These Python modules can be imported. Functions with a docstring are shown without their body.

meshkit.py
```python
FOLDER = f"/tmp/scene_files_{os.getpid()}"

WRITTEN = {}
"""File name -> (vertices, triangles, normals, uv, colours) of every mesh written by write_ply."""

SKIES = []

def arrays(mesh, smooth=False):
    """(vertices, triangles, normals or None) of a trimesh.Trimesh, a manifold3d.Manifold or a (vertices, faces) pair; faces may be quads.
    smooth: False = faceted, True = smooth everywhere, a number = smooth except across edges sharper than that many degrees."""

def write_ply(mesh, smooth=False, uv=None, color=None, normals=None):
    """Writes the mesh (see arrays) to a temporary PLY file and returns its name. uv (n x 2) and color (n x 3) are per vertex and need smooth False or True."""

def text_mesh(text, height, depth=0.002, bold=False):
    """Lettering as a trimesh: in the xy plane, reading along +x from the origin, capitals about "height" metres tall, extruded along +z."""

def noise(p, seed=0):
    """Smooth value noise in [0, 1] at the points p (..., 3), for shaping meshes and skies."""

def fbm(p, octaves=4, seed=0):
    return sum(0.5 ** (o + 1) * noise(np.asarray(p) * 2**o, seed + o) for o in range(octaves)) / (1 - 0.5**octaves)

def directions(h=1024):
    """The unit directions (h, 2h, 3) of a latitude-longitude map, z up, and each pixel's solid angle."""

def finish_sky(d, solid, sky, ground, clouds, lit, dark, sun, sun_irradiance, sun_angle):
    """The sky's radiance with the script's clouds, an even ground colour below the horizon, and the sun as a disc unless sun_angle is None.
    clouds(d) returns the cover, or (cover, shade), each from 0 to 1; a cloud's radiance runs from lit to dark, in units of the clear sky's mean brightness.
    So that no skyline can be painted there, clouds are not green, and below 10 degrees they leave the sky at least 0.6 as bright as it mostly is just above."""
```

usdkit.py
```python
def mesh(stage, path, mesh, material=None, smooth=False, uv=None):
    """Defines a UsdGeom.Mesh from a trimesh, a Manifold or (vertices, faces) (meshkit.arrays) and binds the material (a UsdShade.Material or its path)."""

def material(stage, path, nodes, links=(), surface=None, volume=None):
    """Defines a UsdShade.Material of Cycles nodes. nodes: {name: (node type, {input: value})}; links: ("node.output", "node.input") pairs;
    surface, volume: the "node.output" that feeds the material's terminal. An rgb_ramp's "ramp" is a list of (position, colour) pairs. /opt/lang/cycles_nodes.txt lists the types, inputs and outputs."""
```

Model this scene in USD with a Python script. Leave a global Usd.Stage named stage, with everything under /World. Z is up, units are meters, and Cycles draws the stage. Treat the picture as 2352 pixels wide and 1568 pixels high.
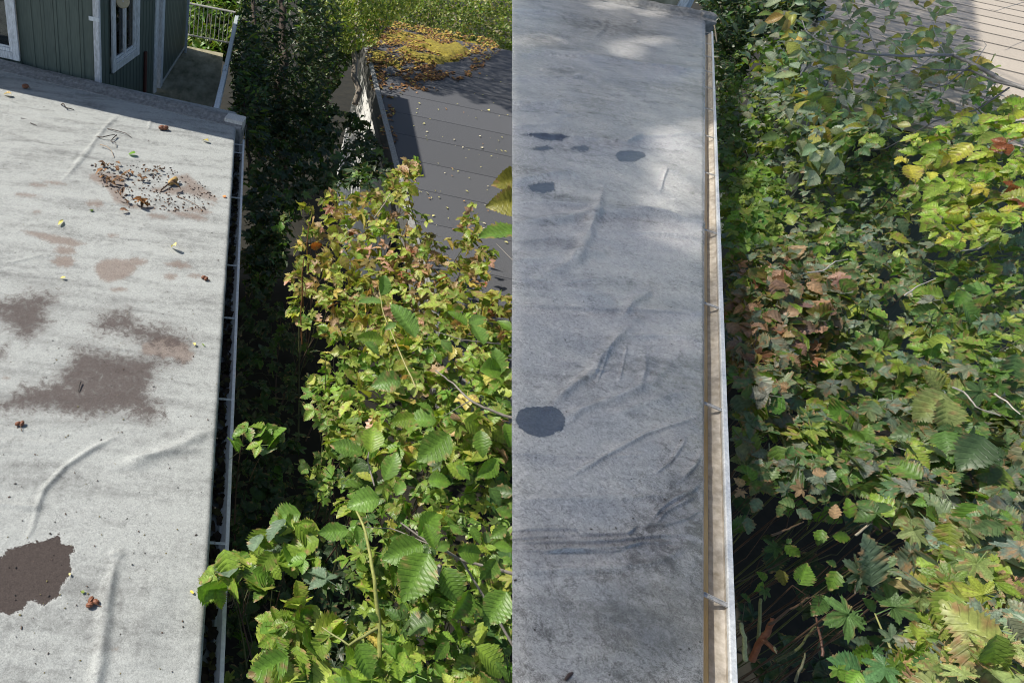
import math, numpy as np, trimesh, usdkit, meshkit
from pxr import Usd, UsdGeom, UsdLux, UsdShade, Sdf, Gf, Vt
stage = Usd.Stage.CreateInMemory()
UsdGeom.SetStageUpAxis(stage, UsdGeom.Tokens.z); UsdGeom.SetStageMetersPerUnit(stage, 1.0)
UsdGeom.Xform.Define(stage, '/World'); UsdGeom.Scope.Define(stage, '/World/Looks')
rng = np.random.default_rng(11)
# ------------------------------------------------------------------ camera, sky, sun, exposure
SUN_EL, SUN_AZ = math.radians(45), math.atan2(-.94, .34)
SUN_I, SKY_I, EXPOSURE = 1.2, 0.095, 0.36
EYE = np.array([0, 0, 6.75])
def unit(v): v = np.asarray(v, float); return v / np.linalg.norm(v)
F, CX, CY = 1524., 588., 784.                      # lens in units of a 2352 wide picture; optical axis left of the middle (shifted lens)
Yc = unit([7, 1329, 1524]); Zc = -unit([-300, -1740, 1524])
Zc = unit(Zc - .5 * (Zc @ Yc) * Yc); Yc = unit(Yc - (Yc @ Zc) * Zc); Xc = -np.cross(Yc, Zc)
W = np.stack([Xc, Yc, Zc])                         # camera (right, up, forward) -> world
cam = UsdGeom.Camera.Define(stage, '/World/camera')
right, up, fwd = W[:, 0], W[:, 1], W[:, 2]
cam.AddTransformOp().Set(Gf.Matrix4d(*right, 0, *up, 0, *(-fwd), 0, *EYE, 1))
cam.CreateHorizontalApertureAttr(36.0); cam.CreateVerticalApertureAttr(36.0 * 682 / 1024); cam.CreateFocalLengthAttr(36.0 * F / 2352)
cam.CreateHorizontalApertureOffsetAttr(36.0 * (1176 - CX) / 2352); cam.CreateVerticalApertureOffsetAttr(0.0)
cam.CreateClippingRangeAttr(Gf.Vec2f(.05, 500)); cam.CreateExposureAttr(EXPOSURE)
S = np.array([math.sin(SUN_AZ) * math.cos(SUN_EL), math.cos(SUN_AZ) * math.cos(SUN_EL), math.sin(SUN_EL)])   # towards the sun
sky = UsdLux.DomeLight.Define(stage, '/World/sky')
skym = usdkit.material(stage, '/World/Looks/sky_look', {'s': ('sky_texture', {'sky_type': 'single_scattering', 'sun_disc': False, 'sun_elevation': SUN_EL, 'sun_rotation': SUN_AZ, 'air_density': 1.0, 'aerosol_density': 1.6, 'ozone_density': 1.0}),
    'b': ('background_shader', {'strength': SKY_I})}, [('s.color', 'b.color')], surface='b.background')
UsdShade.MaterialBindingAPI.Apply(sky.GetPrim()).Bind(skym)
sun = UsdLux.DistantLight.Define(stage, '/World/sun')
sun.CreateNormalizeAttr(True); sun.CreateIntensityAttr(SUN_I); sun.CreateAngleAttr(.53); sun.CreateColorAttr(Gf.Vec3f(1, .94, .84))
sx = unit(np.cross([0, 0, 1], S)); sy = np.cross(S, sx)
sun.AddTransformOp().Set(Gf.Matrix4d(*sx, 0, *sy, 0, *S, 0, 0, 0, 20, 1))
# ------------------------------------------------------------------ helpers
def ray(px, py): return W @ np.array([(px - CX) / F, (CY - py) / F, 1.])
def at(px, py, z): d = ray(px, py); t = (z - EYE[2]) / d[2]; return np.array([d[0] * t, d[1] * t, z])
def at_depth(px, py, depth): return EYE + ray(px, py) * depth
def proj(P): c = (np.asarray(P, float) - EYE) @ W; return np.stack([CX + F * c[..., 0] / c[..., 2], CY - F * c[..., 1] / c[..., 2], c[..., 2]], -1)
NUM = {}
def numbered(parent, name):
    k = NUM.get((parent, name), 0); NUM[(parent, name)] = k + 1
    return f'{parent}/{name}' + (f'_{k:03d}' if k else '')
def tag(p, label=None, cat=None, group=None, kind=None):
    p = p.GetPrim() if hasattr(p, 'GetPrim') else p
    for k, v in (('label', label), ('category', cat), ('group', group), ('kind', kind)):
        if v: p.SetCustomDataByKey(k, v)
    return p
def normals(v, f):
    n = np.zeros_like(v); fn = np.cross(v[f[:, 1]] - v[f[:, 0]], v[f[:, 2]] - v[f[:, 0]])
    for k in range(3): np.add.at(n, f[:, k], fn)
    return n / np.maximum(np.linalg.norm(n, axis=1, keepdims=True), 1e-12)
def put(parent, name, v, f, mat, tint=None, smooth=False, uv=None):
    parent = str(parent.GetPath()) if hasattr(parent, 'GetPath') else parent or '/World'
    v, f = np.asarray(v, float), np.asarray(f, int)
    if f.shape[1] == 4: f = np.vstack([f[:, [0, 1, 2]], f[:, [0, 2, 3]]])
    m = UsdGeom.Mesh.Define(stage, numbered(parent, name))
    m.CreatePointsAttr(Vt.Vec3fArray.FromNumpy(v.astype(np.float32))); m.CreateFaceVertexCountsAttr(Vt.IntArray.FromNumpy(np.full(len(f), 3, np.int32)))
    m.CreateFaceVertexIndicesAttr(Vt.IntArray.FromNumpy(f.astype(np.int32).ravel())); m.CreateSubdivisionSchemeAttr('none')
    if smooth:
        m.CreateNormalsAttr(Vt.Vec3fArray.FromNumpy(normals(v, f).astype(np.float32))); m.SetNormalsInterpolation('vertex')
    if tint is not None:
        UsdGeom.PrimvarsAPI(m).CreatePrimvar('tint', Sdf.ValueTypeNames.Color3fArray, 'vertex').Set(Vt.Vec3fArray.FromNumpy(np.asarray(tint, np.float32)))
    if uv is not None: UsdGeom.PrimvarsAPI(m).CreatePrimvar('blade', Sdf.ValueTypeNames.Color3fArray, 'vertex').Set(Vt.Vec3fArray.FromNumpy(np.asarray(uv, np.float32)))
    UsdShade.MaterialBindingAPI.Apply(m.GetPrim()).Bind(MAT[mat])
    return m.GetPrim()
def thing(name, label, cat, group=None, kind=None):
    return tag(UsdGeom.Xform.Define(stage, numbered('/World', name)), label, cat, group, kind)
class MB:
    """collects shapes that become one mesh"""
    def __init__(s): s.v, s.f, s.t, s.n = [], [], [], 0
    def add(s, v, f, tint=None):
        v, f = np.asarray(v, float), np.asarray(f, int)
        if f.shape[1] == 4: f = np.vstack([f[:, [0, 1, 2]], f[:, [0, 2, 3]]])
        s.v.append(v); s.f.append(f + s.n); s.n += len(v)
        s.t.append(np.broadcast_to(np.asarray(tint if tint is not None else (1, 1, 1), float), (len(v), 3)))
        return s
    def box(s, o, u, v, w, tint=None, bev=0.0):
        """box with one corner at o spanned by three vectors; slightly chamfered when bev"""
        o, u, v, w = (np.asarray(x, float) for x in (o, u, v, w))
        if bev <= 0:
            P = np.array([o + a * u + b * v + c * w for a in (0, 1) for b in (0, 1) for c in (0, 1)])
        else:
            lu, lv, lw = (np.linalg.norm(x) for x in (u, v, w)); pts = []
            for a in (0, 1):
                for b in (0, 1):
                    for c in (0, 1):
                        for k in range(3):
                            q = [a, b, c]; L = (lu, lv, lw)
                            q = [x + (bev / L[i] if x == 0 else -bev / L[i]) * (i != k) for i, x in enumerate(q)]
                            pts.append(o + q[0] * u + q[1] * v + q[2] * w)
            P = np.array(pts)
        h = trimesh.convex.convex_hull(P)
        return s.add(h.vertices, h.faces, tint)
    def tube(s, pts, r, sides=6, tint=None, cap=True):
        pts = np.asarray(pts, float); n = len(pts); r = np.broadcast_to(np.asarray(r, float), n)
        d = np.gradient(pts, axis=0); d /= np.maximum(np.linalg.norm(d, axis=1, keepdims=True), 1e-9)
        a = np.cross(d[0], [0, 0, 1.]); a = a if np.linalg.norm(a) > .05 else np.cross(d[0], [1., 0, 0])
        V = []
        for i in range(n):
            a = a - (a @ d[i]) * d[i]; a = a / max(np.linalg.norm(a), 1e-9); b = np.cross(d[i], a)
            th = np.arange(sides) * 2 * np.pi / sides
            V.append(pts[i] + r[i] * (np.cos(th)[:, None] * a + np.sin(th)[:, None] * b))
        V = np.vstack(V); Fq = []
        for i in range(n - 1):
            for k in range(sides):
                k2 = (k + 1) % sides; Fq.append([i * sides + k, i * sides + k2, (i + 1) * sides + k2, (i + 1) * sides + k])
        Fq = np.array(Fq); Ft = np.vstack([Fq[:, [0, 1, 2]], Fq[:, [0, 2, 3]]])
        if cap:
            V = np.vstack([V, pts[:1], pts[-1:]]); c0, c1 = n * sides, n * sides + 1
            Ft = np.vstack([Ft, [[c0, (k + 1) % sides, k] for k in range(sides)], [[c1, (n - 1) * sides + k, (n - 1) * sides + (k + 1) % sides] for k in range(sides)]])
        return s.add(V, Ft, tint)
    def sweep(s, prof, p0, p1, side, upv=(0, 0, 1), tint=None):
        """profile points (a along side, b along up) swept from p0 to p1; closed with end caps"""
        prof = np.asarray(prof, float); side, upv = np.asarray(side, float), np.asarray(upv, float); n = len(prof)
        ring = lambda p: np.asarray(p, float) + prof[:, :1] * side + prof[:, 1:] * upv
        V = np.vstack([ring(p0), ring(p1)])
        Fq = np.array([[i, (i + 1) % n, n + (i + 1) % n, n + i] for i in range(n)])
        Ft = np.vstack([Fq[:, [0, 1, 2]], Fq[:, [0, 2, 3]]])
        from shapely.geometry import Polygon
        try:
            _, tri = trimesh.creation.triangulate_polygon(Polygon(prof), engine='earcut'); tri = np.asarray(tri)
            if tri.max() < n: Ft = np.vstack([Ft, tri[:, ::-1], tri + n])
        except Exception: pass
        return s.add(V, Ft, tint)
    def done(s, parent, name, mat, smooth=False):
        return put(parent, name, np.vstack(s.v), np.vstack(s.f), mat, np.vstack(s.t), smooth)
# ------------------------------------------------------------------ materials
MAT = {}
def mat(name, nodes, links, surface='p.BSDF'): MAT[name] = usdkit.material(stage, '/World/Looks/' + name, nodes, links, surface=surface)
def simple(name, c1, c2, scale=20, rough=.6, bump=.15, dist=.004, detail=5, stretch=(1, 1, 1), spec=.5, tinted=False):
    nodes = {'g': ('geometry', {}), 'm': ('mapping', {'scale': stretch}), 'n': ('noise_texture', {'scale': scale, 'detail': detail, 'roughness': .65}), 'r': ('rgb_ramp', {'ramp': [(.3, c1), (.72, c2)]}),
             'b': ('bump', {'strength': bump, 'distance': dist}), 'p': ('principled_bsdf', {'roughness': rough, 'specular_ior_level': spec})}
    links = [('g.position', 'm.vector'), ('m.vector', 'n.vector'), ('n.fac', 'r.fac'), ('n.fac', 'b.height'), ('b.normal', 'p.normal')]
    if tinted:
        nodes.update({'a': ('attribute', {'attribute': 'tint'}), 'x': ('mix', {'mix_type': 'multiply', 'fac': 1.0})})
        links += [('r.color', 'x.color1'), ('a.color', 'x.color2'), ('x.color', 'p.base_color')]
    else: links.append(('r.color', 'p.base_color'))
    mat(name, nodes, links)
def membrane(name, wet):
    """coated fibrous roofing felt; tint.r = bare dark coating, tint.g = speckled stain, tint.b = tan stain"""
    if not wet: lo, hi, dark, stain, tan = (.12, .122, .12), (.375, .392, .382), (.062, .05, .046), (.085, .068, .064), (.22, .175, .15)
    else: lo, hi, dark, stain, tan = (.08, .073, .067), (.52, .51, .50), (.06, .063, .078), (.055, .046, .040), (.30, .27, .23)
    N = {'g': ('geometry', {}), 'a': ('attribute', {'attribute': 'tint'}), 'sep': ('separate_color', {}),
         'ms': ('mapping', {'scale': (.7, 3.4, 1), 'rotation': (0, 0, -.2 if not wet else .1)}), 'big': ('noise_texture', {'scale': 1.6, 'detail': 7, 'roughness': .62, 'distortion': .4}),
         'mf': ('mapping', {'scale': (1, 1.6, 1)}), 'fib': ('noise_texture', {'scale': 130, 'detail': 4, 'roughness': .7, 'distortion': 2.2}),
         'mot': ('noise_texture', {'scale': 14, 'detail': 8, 'roughness': .72, 'distortion': .6}),
         'm1': ('math', {'math_type': 'multiply', 'value2': .45}), 'm2': ('math', {'math_type': 'multiply_add', 'value2': .33 if not wet else .38}), 'm3': ('math', {'math_type': 'multiply_add', 'value2': .34}),
         'sp': ('noise_texture', {'scale': 75 if not wet else 60, 'detail': 4, 'roughness': .8, 'distortion': 1.5}), 'spr': ('map_range', {'from_min': .33, 'from_max': .67, 'to_min': .62 if not wet else .45, 'to_max': 1.34 if not wet else 1.55}), 'spm': ('mix', {'mix_type': 'multiply', 'fac': 1.0}), 'mw': ('mapping', {'scale': (1, 3.2, 1), 'rotation': (0, 0, .25 if wet else -.25)}), 'wr': ('noise_texture', {'type': 'ridged_multifractal', 'scale': 2.6, 'detail': 4, 'roughness': .55, 'distortion': .5}), 'b2': ('bump', {'strength': .55 if wet else .35, 'distance': .02}),
         'base': ('rgb_ramp', {'ramp': [(.39, lo), (.50, tuple(np.add(lo, hi) * .55)), (.585, hi)] if not wet else [(.425, lo), (.50, tuple(np.add(lo, hi) * .5)), (.565, hi)]}),
         'edge': ('noise_texture', {'scale': 34, 'detail': 6, 'roughness': .7, 'distortion': 1.2}),
         # bare patch: crisp, ragged
         'e1': ('math', {'math_type': 'multiply_add', 'value2': 1.1, 'value3': -.55}), 'q1': ('math', {'math_type': 'add'}), 's1': ('map_range', {'range_type': 'smoothstep', 'from_min': .47, 'from_max': .53, 'clamp': True}),
         # speckled stain
         'e2': ('math', {'math_type': 'multiply_add', 'value2': 1.7, 'value3': -.85}), 'q2': ('math', {'math_type': 'add'}), 's2': ('map_range', {'range_type': 'smoothstep', 'from_min': .30, 'from_max': .86, 'clamp': True}),
         'e2b': ('math', {'math_type': 'multiply_add', 'value2': 1.9, 'value3': -.95}), 'q2b': ('math', {'math_type': 'add'}),
         'e3': ('math', {'math_type': 'multiply_add', 'value2': 1.1, 'value3': -.55}), 'q3': ('math', {'math_type': 'add'}), 'e4': ('math', {'math_type': 'multiply_add', 'value2': 1.5, 'value3': -.75}), 'q4': ('math', {'math_type': 'add'}), 's3': ('map_range', {'range_type': 'smoothstep', 'from_min': .40, 'from_max': .72, 'clamp': True}),
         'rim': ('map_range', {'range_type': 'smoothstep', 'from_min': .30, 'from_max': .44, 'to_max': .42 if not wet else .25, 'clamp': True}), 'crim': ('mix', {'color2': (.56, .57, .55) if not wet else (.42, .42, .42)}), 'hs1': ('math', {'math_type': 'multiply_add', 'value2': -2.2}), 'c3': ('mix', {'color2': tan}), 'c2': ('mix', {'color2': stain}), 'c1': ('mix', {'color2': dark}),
         'f2': ('math', {'math_type': 'multiply', 'value2': .92}), 'f3': ('math', {'math_type': 'multiply', 'value2': .8}),
         'hsum': ('math', {'math_type': 'multiply_add', 'value2': 1.3}), 'iv': ('math', {'math_type': 'multiply', 'value2': .6}), 'inv': ('math', {'math_type': 'subtract', 'value1': 1.0}), 'bst': ('math', {'math_type': 'multiply', 'value2': .85 if wet else .6}),
         'bump': ('bump', {'distance': .0035 if not wet else .0075}), 'p': ('principled_bsdf', {'roughness': .9 if not wet else .3, 'specular_ior_level': .25 if not wet else .9})}
    L = [('a.color', 'sep.color'), ('g.position', 'ms.vector'), ('ms.vector', 'big.vector'), ('g.position', 'mf.vector'), ('mf.vector', 'fib.vector'), ('g.position', 'mot.vector'), ('g.position', 'edge.vector'),
         ('big.fac', 'm1.value1'), ('mot.fac', 'm2.value1'), ('m1.value', 'm2.value3'), ('fib.fac', 'm3.value1'), ('m2.value', 'm3.value3'), ('m3.value', 'base.fac'),
         ('edge.fac', 'e1.value1'), ('e1.value', 'q1.value1'), ('sep.r', 'q1.value2'), ('q1.value', 's1.value'),
         ('fib.fac', 'e2.value1'), ('mot.fac', 'e2b.value1'), ('e2.value', 'q2.value1'), ('sep.g', 'q2.value2'), ('q2.value', 'q2b.value1'), ('e2b.value', 'q2b.value2'), ('q2b.value', 's2.value'),
         ('edge.fac', 'e3.value1'), ('e3.value', 'q3.value1'), ('sep.b', 'q3.value2'), ('fib.fac', 'e4.value1'), ('q3.value', 'q4.value1'), ('e4.value', 'q4.value2'), ('q4.value', 's3.value'), ('s3.result', 'f3.value1'), ('f3.value', 'c3.fac'), ('base.color', 'c3.color1'),
         ('s2.result', 'f2.value1'), ('f2.value', 'c2.fac'), ('c3.color', 'c2.color1'), ('q1.value', 'rim.value'), ('rim.result', 'crim.fac'), ('c2.color', 'crim.color1'), ('s1.result', 'c1.fac'), ('crim.color', 'c1.color1'), ('c1.color', 'spm.color1'), ('g.position', 'sp.vector'), ('sp.fac', 'spr.value'), ('spr.result', 'spm.color2'), ('spm.color', 'p.base_color'), ('g.position', 'mw.vector'), ('mw.vector', 'wr.vector'), ('wr.fac', 'b2.height'), ('b2.normal', 'bump.normal'),
         ('fib.fac', 'hsum.value1'), ('mot.fac', 'hsum.value3'), ('s1.result', 'hs1.value1'), ('hsum.value', 'hs1.value3'), ('hs1.value', 'bump.height'), ('s1.result', 'iv.value1'), ('iv.value', 'inv.value2'), ('inv.value', 'bst.value1'), ('bst.value', 'bump.strength'), ('bump.normal', 'p.normal')]
    if wet:
        N['p'][1].update({'coat_weight': 1.0, 'coat_roughness': .1, 'coat_ior': 1.7}); L.append(('bump.normal', 'p.coat_normal'))
        N.update({'rn': ('noise_texture', {'scale': 2.2, 'detail': 5, 'roughness': .6}), 'rr': ('map_range', {'from_min': .35, 'from_max': .65, 'to_min': .10, 'to_max': .36, 'clamp': True})})
        L += [('g.position', 'rn.vector'), ('rn.fac', 'rr.value'), ('rr.result', 'p.roughness')]
    mat(name, N, L)
membrane('dry_felt', False); membrane('wet_felt', True)
def leafmat(name, rough=.42, trans=.3, spec=.45):
    """leaf colour comes from the tint primvar (the leaf's own pigment, veins and browned margins)"""
    M_ = lambda t, **k: ('math', {'math_type': t, **k})
    mat(name, {'a': ('attribute', {'attribute': 'tint'}), 'u': ('attribute', {'attribute': 'blade'}), 'us': ('separate_color', {}), 'g': ('geometry', {}), 'n': ('noise_texture', {'scale': 70, 'detail': 6, 'roughness': .7}), 'b': ('bump', {'strength': .6, 'distance': .003}),
               'v1': M_('multiply', value2=-.16), 'v2': M_('add'), 'v3': M_('multiply', value2=12.), 'v4': M_('multiply'), 'v5': M_('pingpong', value2=.5), 'v6': ('map_range', {'range_type': 'smoothstep', 'from_min': .5, 'from_max': .36, 'clamp': True}),
               'm1': ('map_range', {'range_type': 'smoothstep', 'from_min': .09, 'from_max': .02, 'clamp': True}), 'on': M_('greater_than', value2=.05), 'm2': M_('multiply'), 'mx': M_('maximum'), 'mx2': M_('multiply'),
               'vc': ('mix', {'mix_type': 'multiply', 'fac': 1.0, 'color2': (1.45, 1.4, 1.3)}), 'vm': ('mix', {}), 'vf': M_('multiply', value2=.6), 'nr': ('map_range', {'from_min': .3, 'from_max': .7, 'to_min': .72, 'to_max': 1.28}), 'nm': ('mix', {'mix_type': 'multiply', 'fac': 1.0}),
               'fine': M_('multiply_add', value2=.35), 'hh': M_('multiply_add', value2=-.8),
               'k': ('mix', {'mix_type': 'multiply', 'fac': 1.0, 'color2': (1.35, 1.5, .55)}), 'p': ('principled_bsdf', {'roughness': rough, 'specular_ior_level': spec}), 't': ('translucent_bsdf', {}), 'm': ('mix_closure', {'fac': trans})},
        [('u.color', 'us.color'), ('us.r', 'v1.value1'), ('v1.value', 'v2.value1'), ('us.g', 'v2.value2'), ('v2.value', 'v3.value1'), ('v3.value', 'v4.value1'), ('us.b', 'v4.value2'), ('v4.value', 'v5.value1'), ('v5.value', 'v6.value'), ('us.r', 'm1.value'), ('v6.result', 'mx.value1'), ('m1.result', 'mx.value2'), ('us.b', 'on.value1'), ('mx.value', 'mx2.value1'), ('on.value', 'mx2.value2'),
         ('g.position', 'n.vector'), ('n.fac', 'nr.value'), ('a.color', 'nm.color1'), ('nr.result', 'nm.color2'), ('nm.color', 'vc.color1'), ('nm.color', 'vm.color1'), ('vc.color', 'vm.color2'), ('mx2.value', 'vf.value1'), ('vf.value', 'vm.fac'),
         ('vm.color', 'p.base_color'), ('vm.color', 'k.color1'), ('k.color', 't.color'), ('mx2.value', 'hh.value1'), ('n.fac', 'fine.value1'), ('fine.value', 'hh.value3'), ('hh.value', 'b.height'), ('b.normal', 'p.normal'), ('p.BSDF', 'm.closure1'), ('t.BSDF', 'm.closure2')], surface='m.closure')
leafmat('leaf'); leafmat('dead_leaf', .7, .12, .2)
simple('siding', (.052, .070, .057), (.095, .122, .098), 11, .55, .12, .003, stretch=(6, 6, .5), tinted=True)
simple('white_trim', (.42, .43, .42), (.82, .83, .84), 22, .5, .12, .002, stretch=(2, 2, .6), tinted=True)
simple('white_metal', (.55, .56, .55), (.80, .80, .79), 30, .35, .05, .001, tinted=True)
simple('bracket_metal', (.35, .34, .31), (.72, .70, .66), 60, .4, .1, .001)
simple('window_dark', (.012, .014, .016), (.03, .032, .034), 3, .12, .0, .001)
mat('pane_glass', {'f': ('fresnel', {'IOR': 1.5}), 't': ('transparent_bsdf', {'color': (.86, .9, .9)}), 'g': ('glossy_bsdf', {'roughness': .02, 'color': (.9, .9, .9)}), 'm': ('mix_closure', {})}, [('f.fac', 'm.fac'), ('t.BSDF', 'm.closure1'), ('g.BSDF', 'm.closure2')], surface='m.closure')
simple('mossy_concrete', (.10, .10, .045), (.42, .38, .27), 3.5, .85, .4, .006, stretch=(1.6, .7, 1))
simple('curb_felt', (.12, .12, .12), (.33, .33, .32), 22, .7, .35, .004, tinted=True)
simple('fascia', (.10, .10, .095), (.26, .26, .25), 25, .7, .2, .003, tinted=True)
simple('roofing', (.055, .058, .068), (.115, .119, .13), 55, .85, .4, .003, detail=6, tinted=True)
simple('tan_roofing', (.36, .315, .26), (.52, .46, .385), 30, .85, .5, .006, detail=6, tinted=True)
simple('white_wall', (.62, .62, .60), (.82, .82, .80), 6, .7, .2, .003)
simple('soil', (.008, .008, .005), (.022, .02, .012), 4, .95, .6, .03)
simple('bark', (.05, .042, .035), (.16, .14, .12), 45, .8, .5, .004, tinted=True)
simple('cane', (.55, .55, .55), (1, 1, 1), 60, .55, .2, .001, tinted=True)
simple('moss', (.10, .085, .012), (.36, .29, .03), 22, .9, .7, .02, detail=6)
simple('cone_wood', (.10, .035, .018), (.30, .12, .06), 160, .6, .3, .002)
simple('gutter_silt', (.62, .39, .12), (.82, .58, .25), 5, .2, .06, .002, stretch=(1, .5, 1), spec=.6)
simple('gutter_stain', (.34, .29, .22), (.78, .73, .65), 26, .38, .2, .002, detail=7, stretch=(1.5, .6, 1))
simple('lip_speckle', (.48, .50, .50), (.82, .84, .84), 75, .4, .1, .001, detail=6)
simple('tan_shade', (.42, .35, .22), (.52, .44, .29), 30, .6, .1, .002)
simple('reddish_pipe', (.06, .02, .015), (.12, .04, .03), 20, .5, .1, .002)
# ------------------------------------------------------------------ ground
g = np.linspace(-60, 80, 57); GX, GY = np.meshgrid(g, g, indexing='ij')
GZ = .9 - 2.6 * np.clip((GY - 8) / 4, 0, 1) + .25 * meshkit.fbm(np.stack([GX * .3, GY * .3, GX * 0], -1), 3, 5)
idx = np.arange(57 * 57).reshape(57, 57); q = np.stack([idx[:-1, :-1], idx[1:, :-1], idx[1:, 1:], idx[:-1, 1:]], -1).reshape(-1, 4)
V = np.stack([GX, GY, GZ], -1).reshape(-1, 3); V[:, :2] *= np.where(np.abs(V[:, :2]).max(1, keepdims=True) > 55, 6, 1)
tag(put(None, 'ground', V, q, 'soil', smooth=True), 'dark bare soil under the hedges', 'ground', kind='structure')
# ------------------------------------------------------------------ roof membranes
from shapely.geometry import Polygon, Point
import shapely
def mask_poly(P, pts, soft):
    """0..1 over projected points P for a polygon outline, 0.5 on the outline, soft = px to reach 0 or 1"""
    poly = Polygon(pts).buffer(0); x0, y0, x1, y1 = poly.bounds; m = np.zeros(len(P))
    near = np.nonzero((P[:, 0] > x0 - soft) & (P[:, 0] < x1 + soft) & (P[:, 1] > y0 - soft) & (P[:, 1] < y1 + soft))[0]
    if not len(near): return m
    p = shapely.points(P[near, :2]); d = shapely.distance(p, poly.exterior); ins = shapely.contains(poly, p)
    m[near] = np.clip(.5 + np.where(ins, d, -d) / (2 * soft), 0, 1); return m
def ell(cx, cy, rx, ry, rot=0, n=22, rough=.12, seed=0):
    r = np.random.default_rng(seed + int(cx * 7 + cy)); th = np.arange(n) * 2 * np.pi / n; k = 1 + rough * r.standard_normal(n)
    x, y = rx * np.cos(th) * k, ry * np.sin(th) * k; c, s_ = math.cos(rot), math.sin(rot)
    return np.stack([cx + x * c - y * s_, cy + x * s_ + y * c], -1)
def ridges(XY, lines, z):
    h = np.zeros(len(XY))
    for pts, w, a in lines:
        q_ = np.array([at(x, y, z)[:2] for x, y in pts]); best = np.full(len(XY), 9.0); frac = np.zeros(len(XY))
        lo, hi = q_.min(0) - 4 * w, q_.max(0) + 4 * w
        sel = np.nonzero(((XY > lo) & (XY < hi)).all(1))[0]; P = XY[sel]; b = np.full(len(sel), 9.0); tt = np.zeros(len(sel)); n = len(q_) - 1
        wob = .35 * w * (meshkit.noise(np.stack([P[:, 0] * 9, P[:, 1] * 9, P[:, 0] * 0], -1), 3) - .5) * 2
        for k in range(n):
            d = q_[k + 1] - q_[k]; t = np.clip(((P - q_[k]) @ d) / (d @ d), 0, 1); dist = np.linalg.norm(P - q_[k] - t[:, None] * d, axis=1)
            m = dist < b; b[m] = dist[m]; tt[m] = (k + t[m]) / n
        fade = np.clip(np.minimum(tt, 1 - tt) * 6, .25, 1)
        h[sel] += a * fade * np.exp(-((b + wob) / w) ** 2)
    return h
LZ, RZ = 3.0, 4.85
e1 = unit([.976, -.215, 0]); e2 = np.array([.215, .976, 0]); e2 = unit(e2)
A = at(222, 187, LZ)
EDGE = .182
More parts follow.
